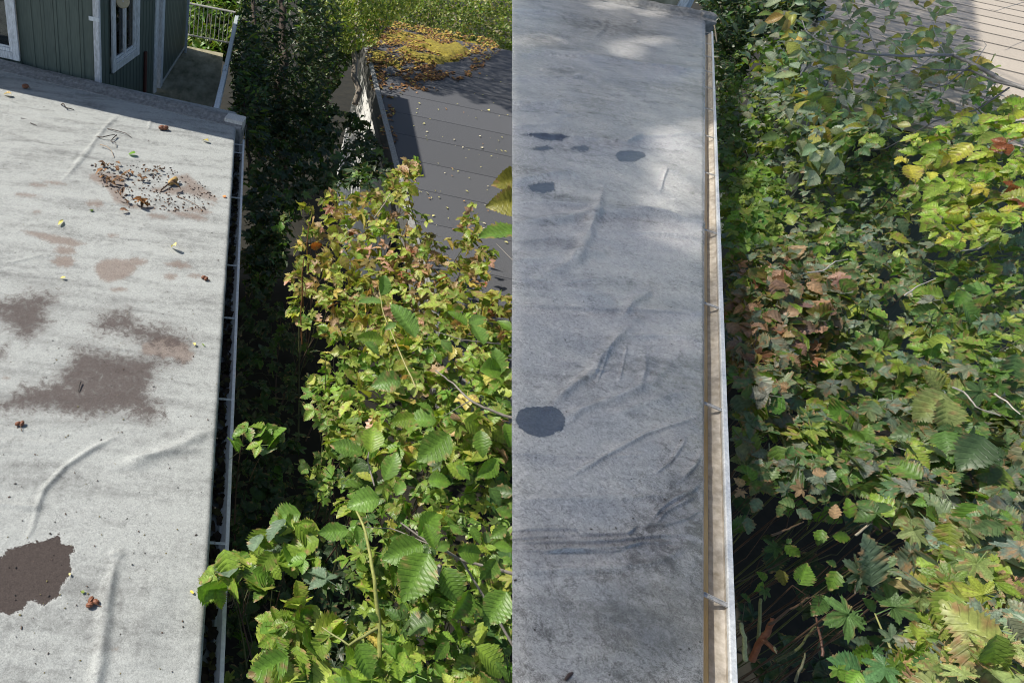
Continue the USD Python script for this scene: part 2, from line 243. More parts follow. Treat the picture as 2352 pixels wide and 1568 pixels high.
# -- dry roof on the left
def yfar(x): return A[1] - .02 + (x - A[0]) * e1[1] / e1[0]
xs = np.concatenate([np.arange(-5.2, -3.4, .1), np.arange(-3.4, .145, .0125), EDGE - .037 + .037 * np.sin(np.linspace(.1, 1, 6) * np.pi / 2), [EDGE + .001, EDGE + .001]])
drop = np.concatenate([np.zeros((xs < .145).sum()), .037 * (1 - np.cos(np.linspace(.1, 1, 6) * np.pi / 2)), [.08, .17]])
drop = drop[-len(xs):]
ts = np.concatenate([np.linspace(0, .2, 25)[:-1], .2 + .8 * np.linspace(0, 1, 470) ** 1.35])
X = np.broadcast_to(xs, (len(ts), len(xs))).copy(); Y = -.6 + ts[:, None] * (yfar(X) + .6); XY = np.stack([X, Y], -1).reshape(-1, 2)
lr = [([(-60, 213), (95, 254), (190, 281), (275, 303)], .006, .007), ([(-60, 415), (150, 452), (330, 480), (520, 512)], .007, .007), ([(-60, 745), (100, 775), (312, 806), (505, 836)], .007, .006), ([(-60, 1148), (0, 1157), (85, 1166)], .008, .006), ([(0, 1157), (85, 1167), (100, 1127), (150, 1072), (210, 1032), (272, 1000)], .022, .02), ([(85, 1167), (75, 1210), (62, 1238)], .014, .010),
      ([(262, 1072), (350, 1048), (420, 1022), (485, 988)], .05, .03), ([(300, 1055), (390, 1040), (470, 1030)], .03, .012), ([(268, 1275), (256, 1330), (243, 1400), (236, 1460), (222, 1568), (215, 1650)], .035, .026), ([(250, 1275), (272, 1268), (285, 1280)], .02, .012),
      ([(278, 258), (245, 290), (222, 318), (203, 345), (172, 385), (140, 420)], .03, .014), ([(347, 275), (340, 300)], .02, .01),
      ([(-20, 222), (95, 262), (190, 288), (250, 302)], .05, .014), ([(-20, 250), (90, 282), (230, 330)], .05, .012), ([(-20, 300), (120, 340), (200, 358)], .06, .012), ([(-20, 428), (150, 452), (330, 480)], .05, .01),
      ([(172, 788), (240, 797), (312, 806)], .012, .009), ([(312, 806), (430, 830)], .02, .006), ([(0, 607), (60, 595), (100, 585), (118, 592)], .014, .008), ([(-10, 1010), (90, 1020), (150, 1018)], .03, .008), ([(-10, 1035), (90, 1042)], .02, .006), ([(-10, 985), (60, 990), (120, 985)], .02, .006),
      ([(-20, 515), (120, 545), (300, 575), (480, 600)], .12, .012), ([(380, 1300), (330, 1420), (300, 1568)], .12, .012)]
Z = LZ + ridges(XY, lr, LZ) + .006 * meshkit.fbm(np.stack([XY[:, 0] * 1.1, XY[:, 1] * 2.0, XY[:, 0] * 0], -1), 3, 2) - .0035 + .0018 * (meshkit.noise(np.stack([XY[:, 0] * 30, XY[:, 1] * 30, XY[:, 0] * 0], -1), 8) - .5)
Z -= np.broadcast_to(drop, X.shape).ravel()
rim = (XY[:, 0] > .1); XY[rim, 0] += .006 * (meshkit.fbm(np.stack([XY[rim, 1] * 5, XY[rim, 1] * 0, XY[rim, 1] * 0], -1), 4, 6) - .5)
V = np.column_stack([XY, Z]); P = proj(V); tint = np.zeros((len(V), 3))
ok = P[:, 2] > .3
bare = [[(-60, 1300), (0, 1280), (20, 1262), (60, 1248), (105, 1240), (122, 1232), (135, 1224), (140, 1240), (150, 1252), (165, 1252), (172, 1264), (160, 1275), (160, 1300), (165, 1312), (155, 1328), (140, 1345), (132, 1372), (118, 1376), (110, 1384), (98, 1392), (85, 1380), (70, 1378), (52, 1400), (20, 1412), (0, 1404), (-40, 1400)]]
stain = [[(-60, 680), (0, 682), (60, 670), (95, 664), (142, 673), (132, 690), (110, 715), (125, 740), (60, 790), (30, 770), (0, 742), (-60, 740)], [(225, 718), (262, 708), (300, 708), (325, 738), (380, 742), (440, 775), (445, 790), (410, 806), (330, 795), (270, 775), (215, 770), (205, 745)],
         [(172, 788), (230, 800), (300, 812), (370, 812), (432, 827), (425, 840), (365, 850), (355, 885), (352, 910), (380, 935), (380, 966), (340, 972), (280, 955), (180, 962), (105, 945), (20, 950), (-40, 940), (5, 905), (60, 880), (120, 868), (150, 835)], [(-60, 800), (20, 790), (10, 830), (-20, 850)]]
tans = [[(205, 400), (235, 394), (290, 404), (286, 455), (300, 468), (360, 474), (357, 484), (300, 478), (262, 464), (245, 432), (205, 412)], [(398, 405), (430, 398), (455, 420), (502, 456), (498, 466), (460, 456), (430, 446), (395, 449), (342, 440), (352, 430), (400, 432), (425, 425)],
        ell(217, 467, 24, 9), ell(85, 487, 10, 4), ell(456, 484, 31, 7, .1), ell(430, 494, 44, 8, .2), ell(362, 497, 28, 6, .15), ell(455, 502, 14, 5, .3), ell(474, 460, 6, 3, .1), ell(486, 470, 6, 3, .2), ell(260, 541, 13, 5), [(48, 528), (90, 532), (160, 545), (200, 560), (170, 568), (120, 560), (60, 538)], ell(150, 575, 26, 11), ell(147, 600, 26, 15),
        [(217, 610), (235, 595), (268, 592), (312, 600), (315, 620), (290, 640), (250, 650), (232, 645), (218, 625)], ell(312, 601, 28, 10), ell(410, 608, 30, 9, .1), ell(392, 635, 18, 8), ell(447, 633, 16, 5), ell(272, 665, 21, 6), ell(88, 425, 22, 5, .1), ell(60, 448, 30, 5, .1), ell(420, 815, 26, 22), ell(380, 800, 60, 25), ell(275, 262, 0.5, .5), ell(265, 1490, 8, 5), ell(14, 868, 10, 4), ell(125, 420, 25, 4, .1)]
for o in bare: tint[ok, 0] = np.maximum(tint[ok, 0], mask_poly(P[ok], o, 14))
for o in stain: tint[ok, 1] = np.maximum(tint[ok, 1], mask_poly(P[ok], o, 34) * .95)
for o in tans: tint[ok, 2] = np.maximum(tint[ok, 2], mask_poly(P[ok], o, 10))
ny, nx = X.shape; idx = np.arange(ny * nx).reshape(ny, nx); q = np.stack([idx[:-1, :-1], idx[:-1, 1:], idx[1:, 1:], idx[1:, :-1]], -1).reshape(-1, 4)
roofL = thing('flat_roof', 'pale sunlit dry flat roof with brown stains, bare patch and scattered debris', 'roof')
put(roofL, 'membrane', V, q, 'dry_felt', tint, True)
m = MB(); m.box((EDGE - .03, -.6, LZ - .44), (.026, 0, 0), (0, 9.7, 0), (0, 0, .29), (.5, .5, .5)); m.done(roofL, 'fascia_board', 'fascia')
# curb along the house side of the roof, with a worn metal end over the gutter
def curb(root, p0, p1, inner, w, h, matn='curb_felt'):
    m = MB(); d = unit(p1 - p0); n = 40
    prof = [(-w - .10, .004), (-w, .03), (-w * .75, h * .85), (-w * .55, h), (-.03, h), (0, h * .8), (0, -.25), (-w - .10, -.25)]
    for k in range(n):
        a, b = p0 + (p1 - p0) * k / n, p0 + (p1 - p0) * (k + 1) / n
        wob = lambda i: .004 * math.sin(i * 1.7) + .003 * math.sin(i * .61)
        ra = np.array(prof) + [0, wob(k)]; rb = np.array(prof) + [0, wob(k + 1)]
        V_ = np.vstack([a + ra[:, :1] * inner + ra[:, 1:] * [0, 0, 1], b + rb[:, :1] * inner + rb[:, 1:] * [0, 0, 1]]); c = len(prof)
        m.add(V_, [[i, i + 1, c + i + 1, c + i] for i in range(c - 1)] + [[c - 1, 0, c, c + c - 1]])
        if k in (0, n - 1):
            R_ = a + ra[:, :1] * inner + ra[:, 1:] * [0, 0, 1] if k == 0 else b + rb[:, :1] * inner + rb[:, 1:] * [0, 0, 1]
            m.add(np.vstack([R_, R_.mean(0)]), [[i, (i + 1) % c, c] for i in range(c)] if k else [[(i + 1) % c, i, c] for i in range(c)])
    return m.done(root, 'curb', matn, False)
cornL = at(565, 269, LZ + .06); cornL[2] = LZ
curb(roofL, A + e1 * (-3.2), A * .0 + cornL, e2, .17, .065)
m = MB(); c0 = cornL - e1 * .26; m.box(c0 - e2 * .20 + [0, 0, -.07], e1 * .265, e2 * .205, (0, 0, .14), bev=.012); m.done(roofL, 'curb_end_cap', 'bracket_metal')
m = MB(); m.tube([cornL + [.01, -.12, .0], cornL + [.02, -.14, -.2], cornL + [.03, -.17, -.55]], .006, 5); m.done(roofL, 'hanging_flashing_strip', 'fascia')
# -- gutters
def gutter(name, label, p0, p1, out, width, hangers, wet, zr):
    """p0 -> p1 along the roof edge, out = horizontal unit vector away from the roof"""
    t = thing(name, label, 'gutter'); out = np.asarray(out, float); d = unit(p1 - p0); lipw = width * .20
    z0 = zr - (.035 if wet else .172); w0 = .006; dep = .058 if wet else .085; T = .003
    a, b = np.array([*p0[:2], z0]), np.array([*p1[:2], z0])
    prof = [(w0, 0), (w0, -dep), (width * .52, -dep), (width * .62, -dep + .012), (width * .80, -.02), (width - lipw, -.006), (width - lipw, 0.0)]
    inner = prof + [(x + T if i > 0 and i >= 2 else x - T, y - T) for i, (x, y) in reversed(list(enumerate(prof)))]
    m = MB(); m.sweep(prof[:3] + [(width * .52, -dep - T), (w0 - T, -dep - T), (w0 - T, 0)], a, b, out); m.done(t, 'gutter_back_and_floor', 'gutter_silt' if wet else 'fascia')
    m = MB(); m.sweep([(width * .52 + .001, -dep - T), (width * .52 + .001, -dep + .0005), (width * .62, -dep + .012), (width * .80, -.02), (width - lipw - .001, -.008), (width - lipw - .001, -.012), (width * .83, -.03), (width * .66, -dep + .006), (width * .54, -dep - T)], a, b, out); m.done(t, 'gutter_front', 'gutter_stain' if wet else 'white_metal')
    m = MB(); m.sweep([(width - lipw, -.022), (width - lipw, 0), (width - lipw + .003, .004), (width - .003, .004), (width, 0), (width, -.028), (width - .004, -.03), (width - .004, -.004), (width - lipw + .003, -.004), (width - lipw + .003, -.022)], a, b, out); m.done(t, 'gutter_lip', 'lip_speckle' if wet else 'white_metal')
    for p in hangers:
        q_ = np.array([p[0], p[1], z0 - .004]); hw = .009 if wet else .008; m = MB()
        hh_ = .0035 if wet else .006
        m.box(q_ - d * hw + out * .004, out * (width - lipw - .004), d * 2 * hw, (0, 0, .0025)); m.box(q_ - d * hw + out * .004 + [0, 0, .0022], out * (width - lipw - .006), d * .003, (0, 0, hh_)); m.box(q_ + d * (hw - .003) + out * .004 + [0, 0, .0022], out * (width - lipw - .006), d * .003, (0, 0, hh_))
        m.tube([q_ + out * width * .3 + [0, 0, .001], q_ + out * width * .3 + [0, 0, .006]], .0045, 8, (.3, .25, .2))
        m.done(t, 'hanger', 'bracket_metal' if wet else 'white_metal')
    return t
gutL = gutter('gutter', 'white gutter on the dry roof, half filled with dark leaves', np.array([EDGE, -.6, 0]), np.array([EDGE, 8.72, 0]), (1, 0, 0), .137, [(EDGE, y) for y in (8.55, 8.3, 7.09, 5.68, 4.82, 3.77, 2.446, 1.2)], False, LZ)
# -- wet roof on the right
RB_, RT_ = at(1621.5, 1640, RZ), at(1620, 46, RZ)
def right_edge_px(y): return 1620 + (y - 46) / (1640 - 46) * 1.5
rows = np.concatenate([np.linspace(1700, 60, 560), [50]]); TOP = lambda x: -37 + .188 * (x - 1176)
NR = 820; cols = np.concatenate([np.linspace(0, .985, 230), [.9925, 1.0]])
G = []
for r in np.linspace(0, 1, NR):
    for c in cols:
        x = 1176 + c * (1621 - 1176); y = 1700 + r * (TOP(x) - 1700); G.append((x, y))
G = np.array(G); d = (W @ np.stack([(G[:, 0] - CX) / F, (CY - G[:, 1]) / F, np.ones(len(G))])).T; t = (RZ - EYE[2]) / d[:, 2]; XY = (d * t[:, None])[:, :2]
def lines(*a): return list(a)
rr = [([(1170, 701), (1255, 706), (1335, 710), (1480, 716), (1614, 720)], .007, .008), ([(1170, 304), (1300, 316), (1436, 328), (1540, 330), (1612, 334)], .009, .010), ([(1170, 123), (1363, 131), (1480, 150), (1612, 163)], .012, .012), ([(1170, 1040), (1300, 1046), (1400, 1050), (1500, 1040)], .008, .004), ([(1330, 860), (1400, 850), (1440, 862)], .007, .006), ([(1395, 800), (1385, 840), (1370, 880)], .007, .006), ([(1440, 790), (1432, 830), (1420, 880)], .008, .006), ([(1250, 800), (1290, 830), (1330, 835)], .01, .005), ([(1500, 1090), (1540, 1060), (1580, 1000)], .008, .007), ([(1180, 560), (1260, 548), (1340, 560)], .012, .010), ([(1200, 640), (1300, 650), (1380, 640)], .01, .008), ([(1170, 1219), (1240, 1216), (1305, 1215), (1328, 1218)], .006, .014), ([(1310, 1229), (1375, 1228), (1440, 1226), (1460, 1208)], .006, .014), ([(1170, 1238), (1230, 1234), (1300, 1231)], .005, .010), ([(1170, 1247), (1260, 1245), (1340, 1246), (1420, 1242), (1500, 1232), (1580, 1228)], .006, .015), ([(1170, 1262), (1250, 1267), (1340, 1264), (1395, 1262), (1432, 1258), (1470, 1247), (1540, 1246)], .006, .015), ([(1230, 1272), (1290, 1266), (1400, 1268), (1440, 1262)], .005, .010),
      ([(1296, 1101), (1380, 1052), (1483, 996), (1560, 972), (1612, 957)], .012, .010), ([(1491, 1198), (1512, 1172), (1538, 1152), (1581, 1132), (1618, 1098)], .010, .013), ([(1500, 1208), (1525, 1178), (1560, 1158), (1600, 1135)], .01, .010), ([(1561, 1105), (1596, 1066), (1614, 1030)], .010, .010), ([(1460, 1206), (1518, 1208), (1577, 1191), (1610, 1170)], .007, .007), ([(1170, 1152), (1260, 1147), (1360, 1145), (1480, 1140), (1566, 1136)], .02, .008), ([(1170, 1312), (1300, 1310), (1400, 1306), (1480, 1298), (1540, 1275), (1585, 1244)], .018, .010),
      ([(1170, 701), (1255, 706), (1335, 710), (1480, 716), (1614, 720)], .02, .010), ([(1465, 725), (1409, 785), (1372, 829), (1357, 859), (1316, 885), (1290, 905), (1262, 935)], .028, .020), ([(1494, 666), (1454, 692), (1428, 728)], .03, .016), ([(1170, 465), (1270, 470), (1372, 476), (1480, 488), (1612, 512)], .04, .022), ([(1170, 513), (1279, 506), (1372, 489), (1483, 491), (1612, 506)], .05, .025), ([(1387, 431), (1372, 470), (1357, 517), (1338, 569), (1312, 602), (1241, 638)], .045, .022),
      ([(1532, 383), (1527, 400), (1522, 415), (1515, 442)], .015, .012), ([(1468, 535), (1540, 540), (1612, 550)], .03, .018), ([(1435, 773), (1500, 772), (1576, 775), (1612, 790)], .025, .012), ([(1480, 800), (1479, 850), (1465, 893), (1400, 918), (1330, 942), (1270, 990)], .022, .013), ([(1420, 900), (1500, 880), (1540, 820)], .025, .008), ([(1170, 304), (1300, 316), (1436, 328), (1470, 315), (1540, 312), (1612, 303)], .03, .014), ([(1440, 328), (1455, 316), (1480, 307)], .03, .014), ([(1170, 290), (1236, 288), (1300, 283)], .04, .012),
      ([(1270, 270), (1310, 262)], .03, .010), ([(1270, 237), (1300, 228)], .03, .01), ([(1230, 115), (1363, 128), (1480, 148), (1612, 160)], .06, .02), ([(1170, 20), (1300, 30), (1385, 50)], .05, .015), ([(1170, 235), (1300, 236)], .06, .014), ([(1320, 175), (1345, 170), (1365, 175)], .05, .016), ([(1170, 178), (1300, 178), (1365, 178)], .03, .01), ([(1360, 90), (1385, 70), (1400, 40)], .04, .014), ([(1460, 45), (1463, 55)], .05, .02), ([(1170, 600), (1300, 590), (1400, 575)], .06, .014), ([(1170, 420), (1240, 405), (1330, 392)], .06, .02), ([(1300, 660), (1420, 690)], .05, .008), ([(1400, 960), (1470, 930), (1540, 905), (1612, 895)], .02, .006), ([(1500, 1450), (1380, 1500), (1280, 1568)], .06, .008)]
H_ = ridges(XY, [(p, w * .8, a * 1.1) for p, w, a in rr], RZ); Z = RZ + H_ + .010 * (meshkit.fbm(np.stack([XY[:, 0] * 1.3, XY[:, 1] * 1.7, XY[:, 0] * 0], -1), 4, 21) - .5) + .003 * (meshkit.fbm(np.stack([XY[:, 0] * 18, XY[:, 1] * 18, XY[:, 0] * 0], -1), 3, 9) - .5)
cc = np.tile(cols, NR); Z -= np.where(cc > .99, .012, np.where(cc > .98, .004, 0)) * np.clip((cc - .98) * 60, 0, 1)
V = np.column_stack([XY, Z]); tint = np.zeros((len(V), 3))
bare = [[(1190, 945), (1205, 935), (1250, 932), (1285, 937), (1298, 960), (1295, 985), (1262, 1000), (1240, 1003), (1215, 998), (1192, 980), (1184, 962)], [(1413, 358), (1420, 348), (1450, 345), (1476, 349), (1483, 357), (1472, 366), (1455, 372), (1425, 371)]]
spots = [[(1195, 310), (1240, 305), (1290, 305), (1308, 318), (1290, 325), (1250, 324), (1220, 315)], ell(1246, 341, 27, 7), ell(1335, 341, 21, 9), [(1212, 425), (1240, 418), (1275, 418), (1275, 440), (1245, 446), (1215, 438)]]
stain = [[(1195, 310), (1240, 305), (1290, 305), (1308, 318), (1290, 325), (1250, 324), (1220, 315)], ell(1246, 341, 27, 7), ell(1335, 341, 21, 9), [(1212, 425), (1240, 418), (1275, 418), (1275, 440), (1245, 446), (1215, 438)], ell(1595, 440, 28, 14), ell(1300, 165, 60, 18, .1), ell(1520, 200, 110, 18, .12), ell(1390, 60, 160, 28, .15), ell(1240, 90, 70, 26), ell(1500, 145, 110, 14, .12)]
for o in bare: tint[:, 0] = np.maximum(tint[:, 0], mask_poly(G, o, 8))
for o in spots: tint[:, 0] = np.maximum(tint[:, 0], mask_poly(G, o, 9) * .80)
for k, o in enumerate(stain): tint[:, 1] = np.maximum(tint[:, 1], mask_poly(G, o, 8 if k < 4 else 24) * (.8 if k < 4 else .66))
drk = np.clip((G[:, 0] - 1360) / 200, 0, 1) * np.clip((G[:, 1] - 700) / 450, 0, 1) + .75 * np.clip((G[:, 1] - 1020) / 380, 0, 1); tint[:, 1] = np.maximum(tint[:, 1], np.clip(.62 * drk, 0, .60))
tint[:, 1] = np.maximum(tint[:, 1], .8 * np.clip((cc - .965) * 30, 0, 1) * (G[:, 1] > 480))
nx = len(cols); idx = np.arange(NR * nx).reshape(NR, nx); q = np.stack([idx[:-1, :-1], idx[:-1, 1:], idx[1:, 1:], idx[1:, :-1]], -1).reshape(-1, 4)
roofR = thing('flat_roof', 'grey wet wrinkled flat roof swept clean of debris', 'roof')
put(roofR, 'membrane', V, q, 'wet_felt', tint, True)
cutN, cutF = at(1176, 1700, RZ), at(1176, -37, RZ); edN, edF = at(1621, 1700, RZ), at(1621, TOP(1621), RZ)
V_ = []
for z_, ins in ((RZ - .025, .03), (RZ - .30, .2)):
    for p, s_ in ((cutN, ins), (edN, -.012), (edF, -.012), (cutF, ins)): V_.append([p[0] + s_, p[1], z_])
m = MB(); m.add(V_, [[0, 1, 2, 3], [7, 6, 5, 4], [0, 4, 5, 1], [1, 5, 6, 2], [2, 6, 7, 3], [3, 7, 4, 0]]); m.done(roofR, 'roof_deck', 'fascia')
V_ = []
for z_ in (RZ - .301, .5):
    for p in ((5.0, 7.9), (5.15, 7.9), (6.6, 10.6), (5.8, 10.8)): V_.append([p[0], p[1], z_])
m = MB(); m.add(V_, [[0, 1, 2, 3], [7, 6, 5, 4], [0, 4, 5, 1], [1, 5, 6, 2], [2, 6, 7, 3], [3, 7, 4, 0]]); m.done(roofR, 'wall_below', 'siding')
gd = unit(edF - edN); gout = np.array([gd[1], -gd[0], 0]); gend = at(1621, 62, RZ)
pl, pr = at(1386, 2, RZ), at(1621, 46.5, RZ); cd = unit(pr - pl); cin = np.array([-cd[1], cd[0], 0])
cornR = pr + cin * .22 + cd * .14
curb(roofR, cutF + cin * .22 + cd * .3, cornR, cin, .16, .075)
m = MB(); m.box(cornR - cd * .20 - cin * .19 + [0, 0, -.09], cd * .205, cin * .195, (0, 0, .165), bev=.015); m.done(roofR, 'curb_end_cap', 'curb_felt')
m = MB(); pe = at(1638, 48, RZ - .02); m.tube([pe, at(1642, 66, RZ - .05), at(1646, 97, RZ - .12)], .008, 5); m.done(roofR, 'hanging_flashing_strip', 'tan_shade')
gutR = gutter('gutter', 'cleaned gutter of the wet roof, tan and empty, with its white lip', edN - gd * .1, gend, gout, .112, [at(1621, y, RZ) for y in (67, 92, 121, 155, 191, 239, 301, 385, 515, 682, 910, 1347)], True, RZ)
# ------------------------------------------------------------------ green house behind the dry roof
UP = np.array([0, 0, 1.]); eo = -e2                              # front wall faces the roof
house = thing('green_house', 'green board-sided house with white window trim rising behind the dry roof', 'house')
uS = np.array([math.sin(math.radians(15)), math.cos(math.radians(15)), 0]); nS = np.array([uS[1], -uS[0], 0])
def wp(s_, z, off=0.): return np.array([*(A[:2] - e1[:2] * s_ + eo[:2] * off), z])
def sp(s_, z, off=0.): return np.array([*(A[:2] + uS[:2] * s_ + nS[:2] * off), z])
P2 = np.array([-1.2, 12.28, 0]); u2 = unit([.23, 2.05, 0]); n2 = np.array([u2[1], -u2[0], 0])
def tp(s_, z, off=0.): return np.array([*(P2[:2] + u2[:2] * s_ + n2[:2] * off), z])
m = MB(); m.box(wp(1.16, 2.7, -.2), e1 * 1.16, e2 * -.0 + eo * .19, UP * 2.7); m.box(wp(4.5, 2.7, -.2), e1 * 2.3, eo * .19, UP * 2.7); m.box(wp(2.2, 2.7, -.2), e1 * 1.04, eo * .19, UP * .42); m.box(wp(2.2, 4.7, -.2), e1 * 1.04, eo * .19, UP * .7)
m.box(sp(.0, 1.9, -.2), uS * .50, nS * .19, UP * 3.5); m.box(sp(1.42, 1.9, -.2), uS * .75, nS * .19, UP * 3.5); m.box(sp(.5, 1.9, -.2), uS * .92, nS * .19, UP * 1.13); m.box(sp(.5, 4.7, -.2), uS * .92, nS * .19, UP * .7)
m.box(tp(-.1, 1.9, -.2), u2 * 2.3, n2 * .19, UP * 3.5); m.done(house, 'wall', 'siding')
for k in range(7):
    s0 = .035 + .187 * k; z0 = 2.965
    if s0 + .18 > 1.14: break
    m = MB(); t_ = .94 + .12 * rng.random(); m.box(wp(s0 + .181, z0, -.008), e1 * .181, eo * (.022 + .004 * (k % 2)), UP * 2.4, (t_, t_, t_), .003); m.box(wp(s0 + .181, z0, .012), e1 * .045, eo * .010, UP * 2.4, (t_ * .97,) * 3, .002); m.done(house, 'siding_board', 'siding')
m = MB(); m.box(wp(4.5, 2.965, -.008), e1 * 3.36, eo * .022, UP * .092, bev=.003); m.done(house, 'base_board', 'siding')
for k in range(12):
    s0 = 2.22 + .187 * k; m = MB(); m.box(wp(s0 + .181, 3.06, -.008), e1 * .181, eo * .024, UP * 2.3, None, .003); m.done(house, 'siding_board', 'siding')
m = MB(); m.box(wp(4.4, 2.94, .0), e1 * 4.35, eo * .05, UP * .035, (.28, .26, .24), .01); m.done(house, 'base_flashing', 'curb_felt')
m = MB(); m.box(wp(0.03, 2.9, -.01), e1 * .055, eo * .045, UP * 2.5, (.9, .9, .9), .004); m.done(house, 'corner_board', 'siding')
def window(name, org, u, o, w, z0, z1, mull):
    """window in a wall: org(s, z, off); trim round a sash, panes set back"""
    fr = MB(); T = .105
    W_ = tag(UsdGeom.Xform.Define(stage, numbered(str(house.GetPath()), 'window')))
    m = MB(); m.box(org(0, z0, .0), u * T, o * .034, UP * (z1 - z0), (.92, .92, .92), .004); m.done(W_, 'trim', 'white_trim')
    m = MB(); m.box(org(w - T, z0, .0), u * T, o * .034, UP * (z1 - z0), (.95, .95, .95), .004); m.done(W_, 'trim', 'white_trim')
    m = MB(); m.box(org(T + .002, z0 + .001, .0), u * (w - 2 * T - .004), o * .032, UP * T, (.86, .86, .86), .004); m.done(W_, 'trim', 'white_trim')
    m = MB(); a, b, zb = T + .001, w - T - .001, z0 + T + .001; f_ = .045
    m.box(org(a, zb, -.03), u * f_, o * .045, UP * (z1 - zb), None, .003); m.box(org(b - f_, zb, -.03), u * f_, o * .045, UP * (z1 - zb), None, .003); m.box(org(a + f_, zb, -.03), u * (b - a - 2 * f_), o * .045, UP * f_, None, .003); m.box(org(a + f_ + .001, zb + f_, -.035), u * (b - a - 2 * f_ - .002), o * .022, UP * .022, None, .002)
    if mull: m.box(org((a + b) / 2 - .022, zb + f_, -.032), u * .044, o * .046, UP * (z1 - zb - f_), None, .003)
    m.done(W_, 'sash', 'white_trim')
    mid = (a + b) / 2; spans = [(a + f_, mid - .022), (mid + .022, b - f_)] if mull else [(a + f_, b - f_)]
    for c, d_ in spans:
        m = MB(); m.box(org(c - .005, zb + f_ - .005, -.045), u * (d_ - c + .01), o * .006, UP * (z1 - zb - f_)); m.done(W_, 'pane', 'pane_glass')
    m = MB(); m.box(org(a, zb, -.17), u * (b - a), o * .005, UP * (z1 - zb)); m.box(org(a + .1, zb + .25, -.16), u * .25, o * .02, UP * .03, (1.6, 1.5, 1.4)); m.done(W_, 'dark_room', 'window_dark')
window('window', lambda s_, z, off: wp(2.2 - s_, z, off + .018), e1, eo, 1.05, 3.063, 5.0, False)
window('window', lambda s_, z, off: sp(.46 + s_, z, off + .02), uS, nS, 1.0, 2.98, 5.0, True)
m = MB()
for k in range(17):
    s0 = .02 + .128 * k; lo_ = 1.95
    segs = [(1.95, 2.975), (4.9, 5.35)] if s0 + .12 > .46 and s0 < 1.46 else [(1.95, 5.35)]
    for a_, b_ in segs: m.box(sp(s0, a_, -.009), uS * .112, nS * (.026 if s0 > .4 else .022), UP * (b_ - a_), (.95 + .1 * rng.random(),) * 3, .003)
tag(m.done(house, 'side_siding', 'siding'), kind='stuff')
m = MB()
for k in range(16): m.box(tp(.0 + .134 * k, 2.0, -.009), u2 * .118, n2 * .024, UP * 3.3, (.95 + .1 * rng.random(),) * 3, .003)
tag(m.done(house, 'side_siding', 'siding'), kind='stuff')
m = MB(); m.box(sp(2.17, 2.02, -.06), uS * .13, nS * .10, UP * 3.3, None, .005); m.box(tp(-.22, 2.02, -.05), u2 * .16, n2 * .09, UP * 3.3, (.86, .9, .95), .005); m.done(house, 'corner_post', 'white_trim')
m = MB(); m.box(tp(0.0, 2.105, .012), u2 * 2.1, n2 * .02, UP * .05, (.7, .7, .66), .004); m.done(house, 'skirting_strip', 'white_trim')
m = MB(); m.box(tp(1.45, 3.32, .012), u2 * .16, n2 * .06, UP * .2, None, .005); m.done(house, 'vent_box', 'white_trim')
m = MB(); m.tube([sp(1.73, 2.2, .045), sp(1.73, 2.95, .045)], .03, 8); m.done(house, 'drain_pipe', 'reddish_pipe')
dsp = UsdGeom.Xform.Define(stage, str(house.GetPath()) + '/downspout'); m = MB()
th = np.linspace(0, 2 * np.pi, 25)[:-1]; prof = np.stack([.046 * np.sign(np.cos(th)) * np.abs(np.cos(th)) ** .5 * (1 + .05 * np.cos(th * 12)), .034 * np.sign(np.sin(th)) * np.abs(np.sin(th)) ** .5 * (1 + .05 * np.cos(th * 12))], -1)
cS = wp(-.035, 0, .02); m.sweep(prof[:, ::1] , cS + UP * 2.96, cS + UP * 5.2, e1, upv=eo, tint=(.86, .86, .87)); m.done(dsp, 'pipe', 'white_trim')
m = MB(); m.box(cS + UP * 3.83 - e1 * .10 + eo * .03, e1 * .155, eo * .008, UP * .055, (.9, .92, .92), .002); m.done(dsp, 'strap', 'white_trim')
# roof slab with the eaves that shade the curb and walkway
fc = np.array([*(A[:2] + e1[:2] * .35 - e2[:2] * .6), 0]); fl = np.array([*(A[:2] - e1[:2] * 5 - e2[:2] * .6), 0])
poly = [fl[:2], fc[:2], (fc + e2 * 1.3)[:2], (.12, 10.7), (.42, 14.0), (-5.5, 15.2)]; V_ = np.array([[*p, z] for z in (5.36, 5.52) for p in poly]); n_ = len(poly)
m = MB(); m.add(V_, [[n_, n_ + k, n_ + k + 1] for k in range(1, n_ - 1)] + [[0, k + 1, k] for k in range(1, n_ - 1)] + [[k, (k + 1) % n_, n_ + k] for k in range(n_)] + [[(k + 1) % n_, n_ + (k + 1) % n_, n_ + k] for k in range(n_)]); m.done(house, 'roof', 'roofing')
# disc hanging before the side window
dc = sp(.57, 3.98, .16); m = MB(); disc = trimesh.creation.revolve([(0, .012), (.075, .016), (.092, .008), (.095, -.006), (.085, -.014), (.02, -.02), (0, -.02)], sections=28)
axis_ = unit(EYE - dc + [0, 0, -1.2]); Rm = trimesh.geometry.align_vectors([0, 0, 1], axis_); m.add(disc.vertices @ Rm[:3, :3].T + dc, disc.faces); dT = thing('hanging_disc', 'round tan disc hanging in front of the side window', 'ornament'); m.done(dT, 'disc', 'tan_shade')
m = MB(); m.tube([dc + axis_ * .013, dc + axis_ * .022], [.014, .011], 8); m.tube([dc + [0, 0, .09], dc + [0, 0, 1.1]], .003, 4); m.done(dT, 'hook', 'bracket_metal')
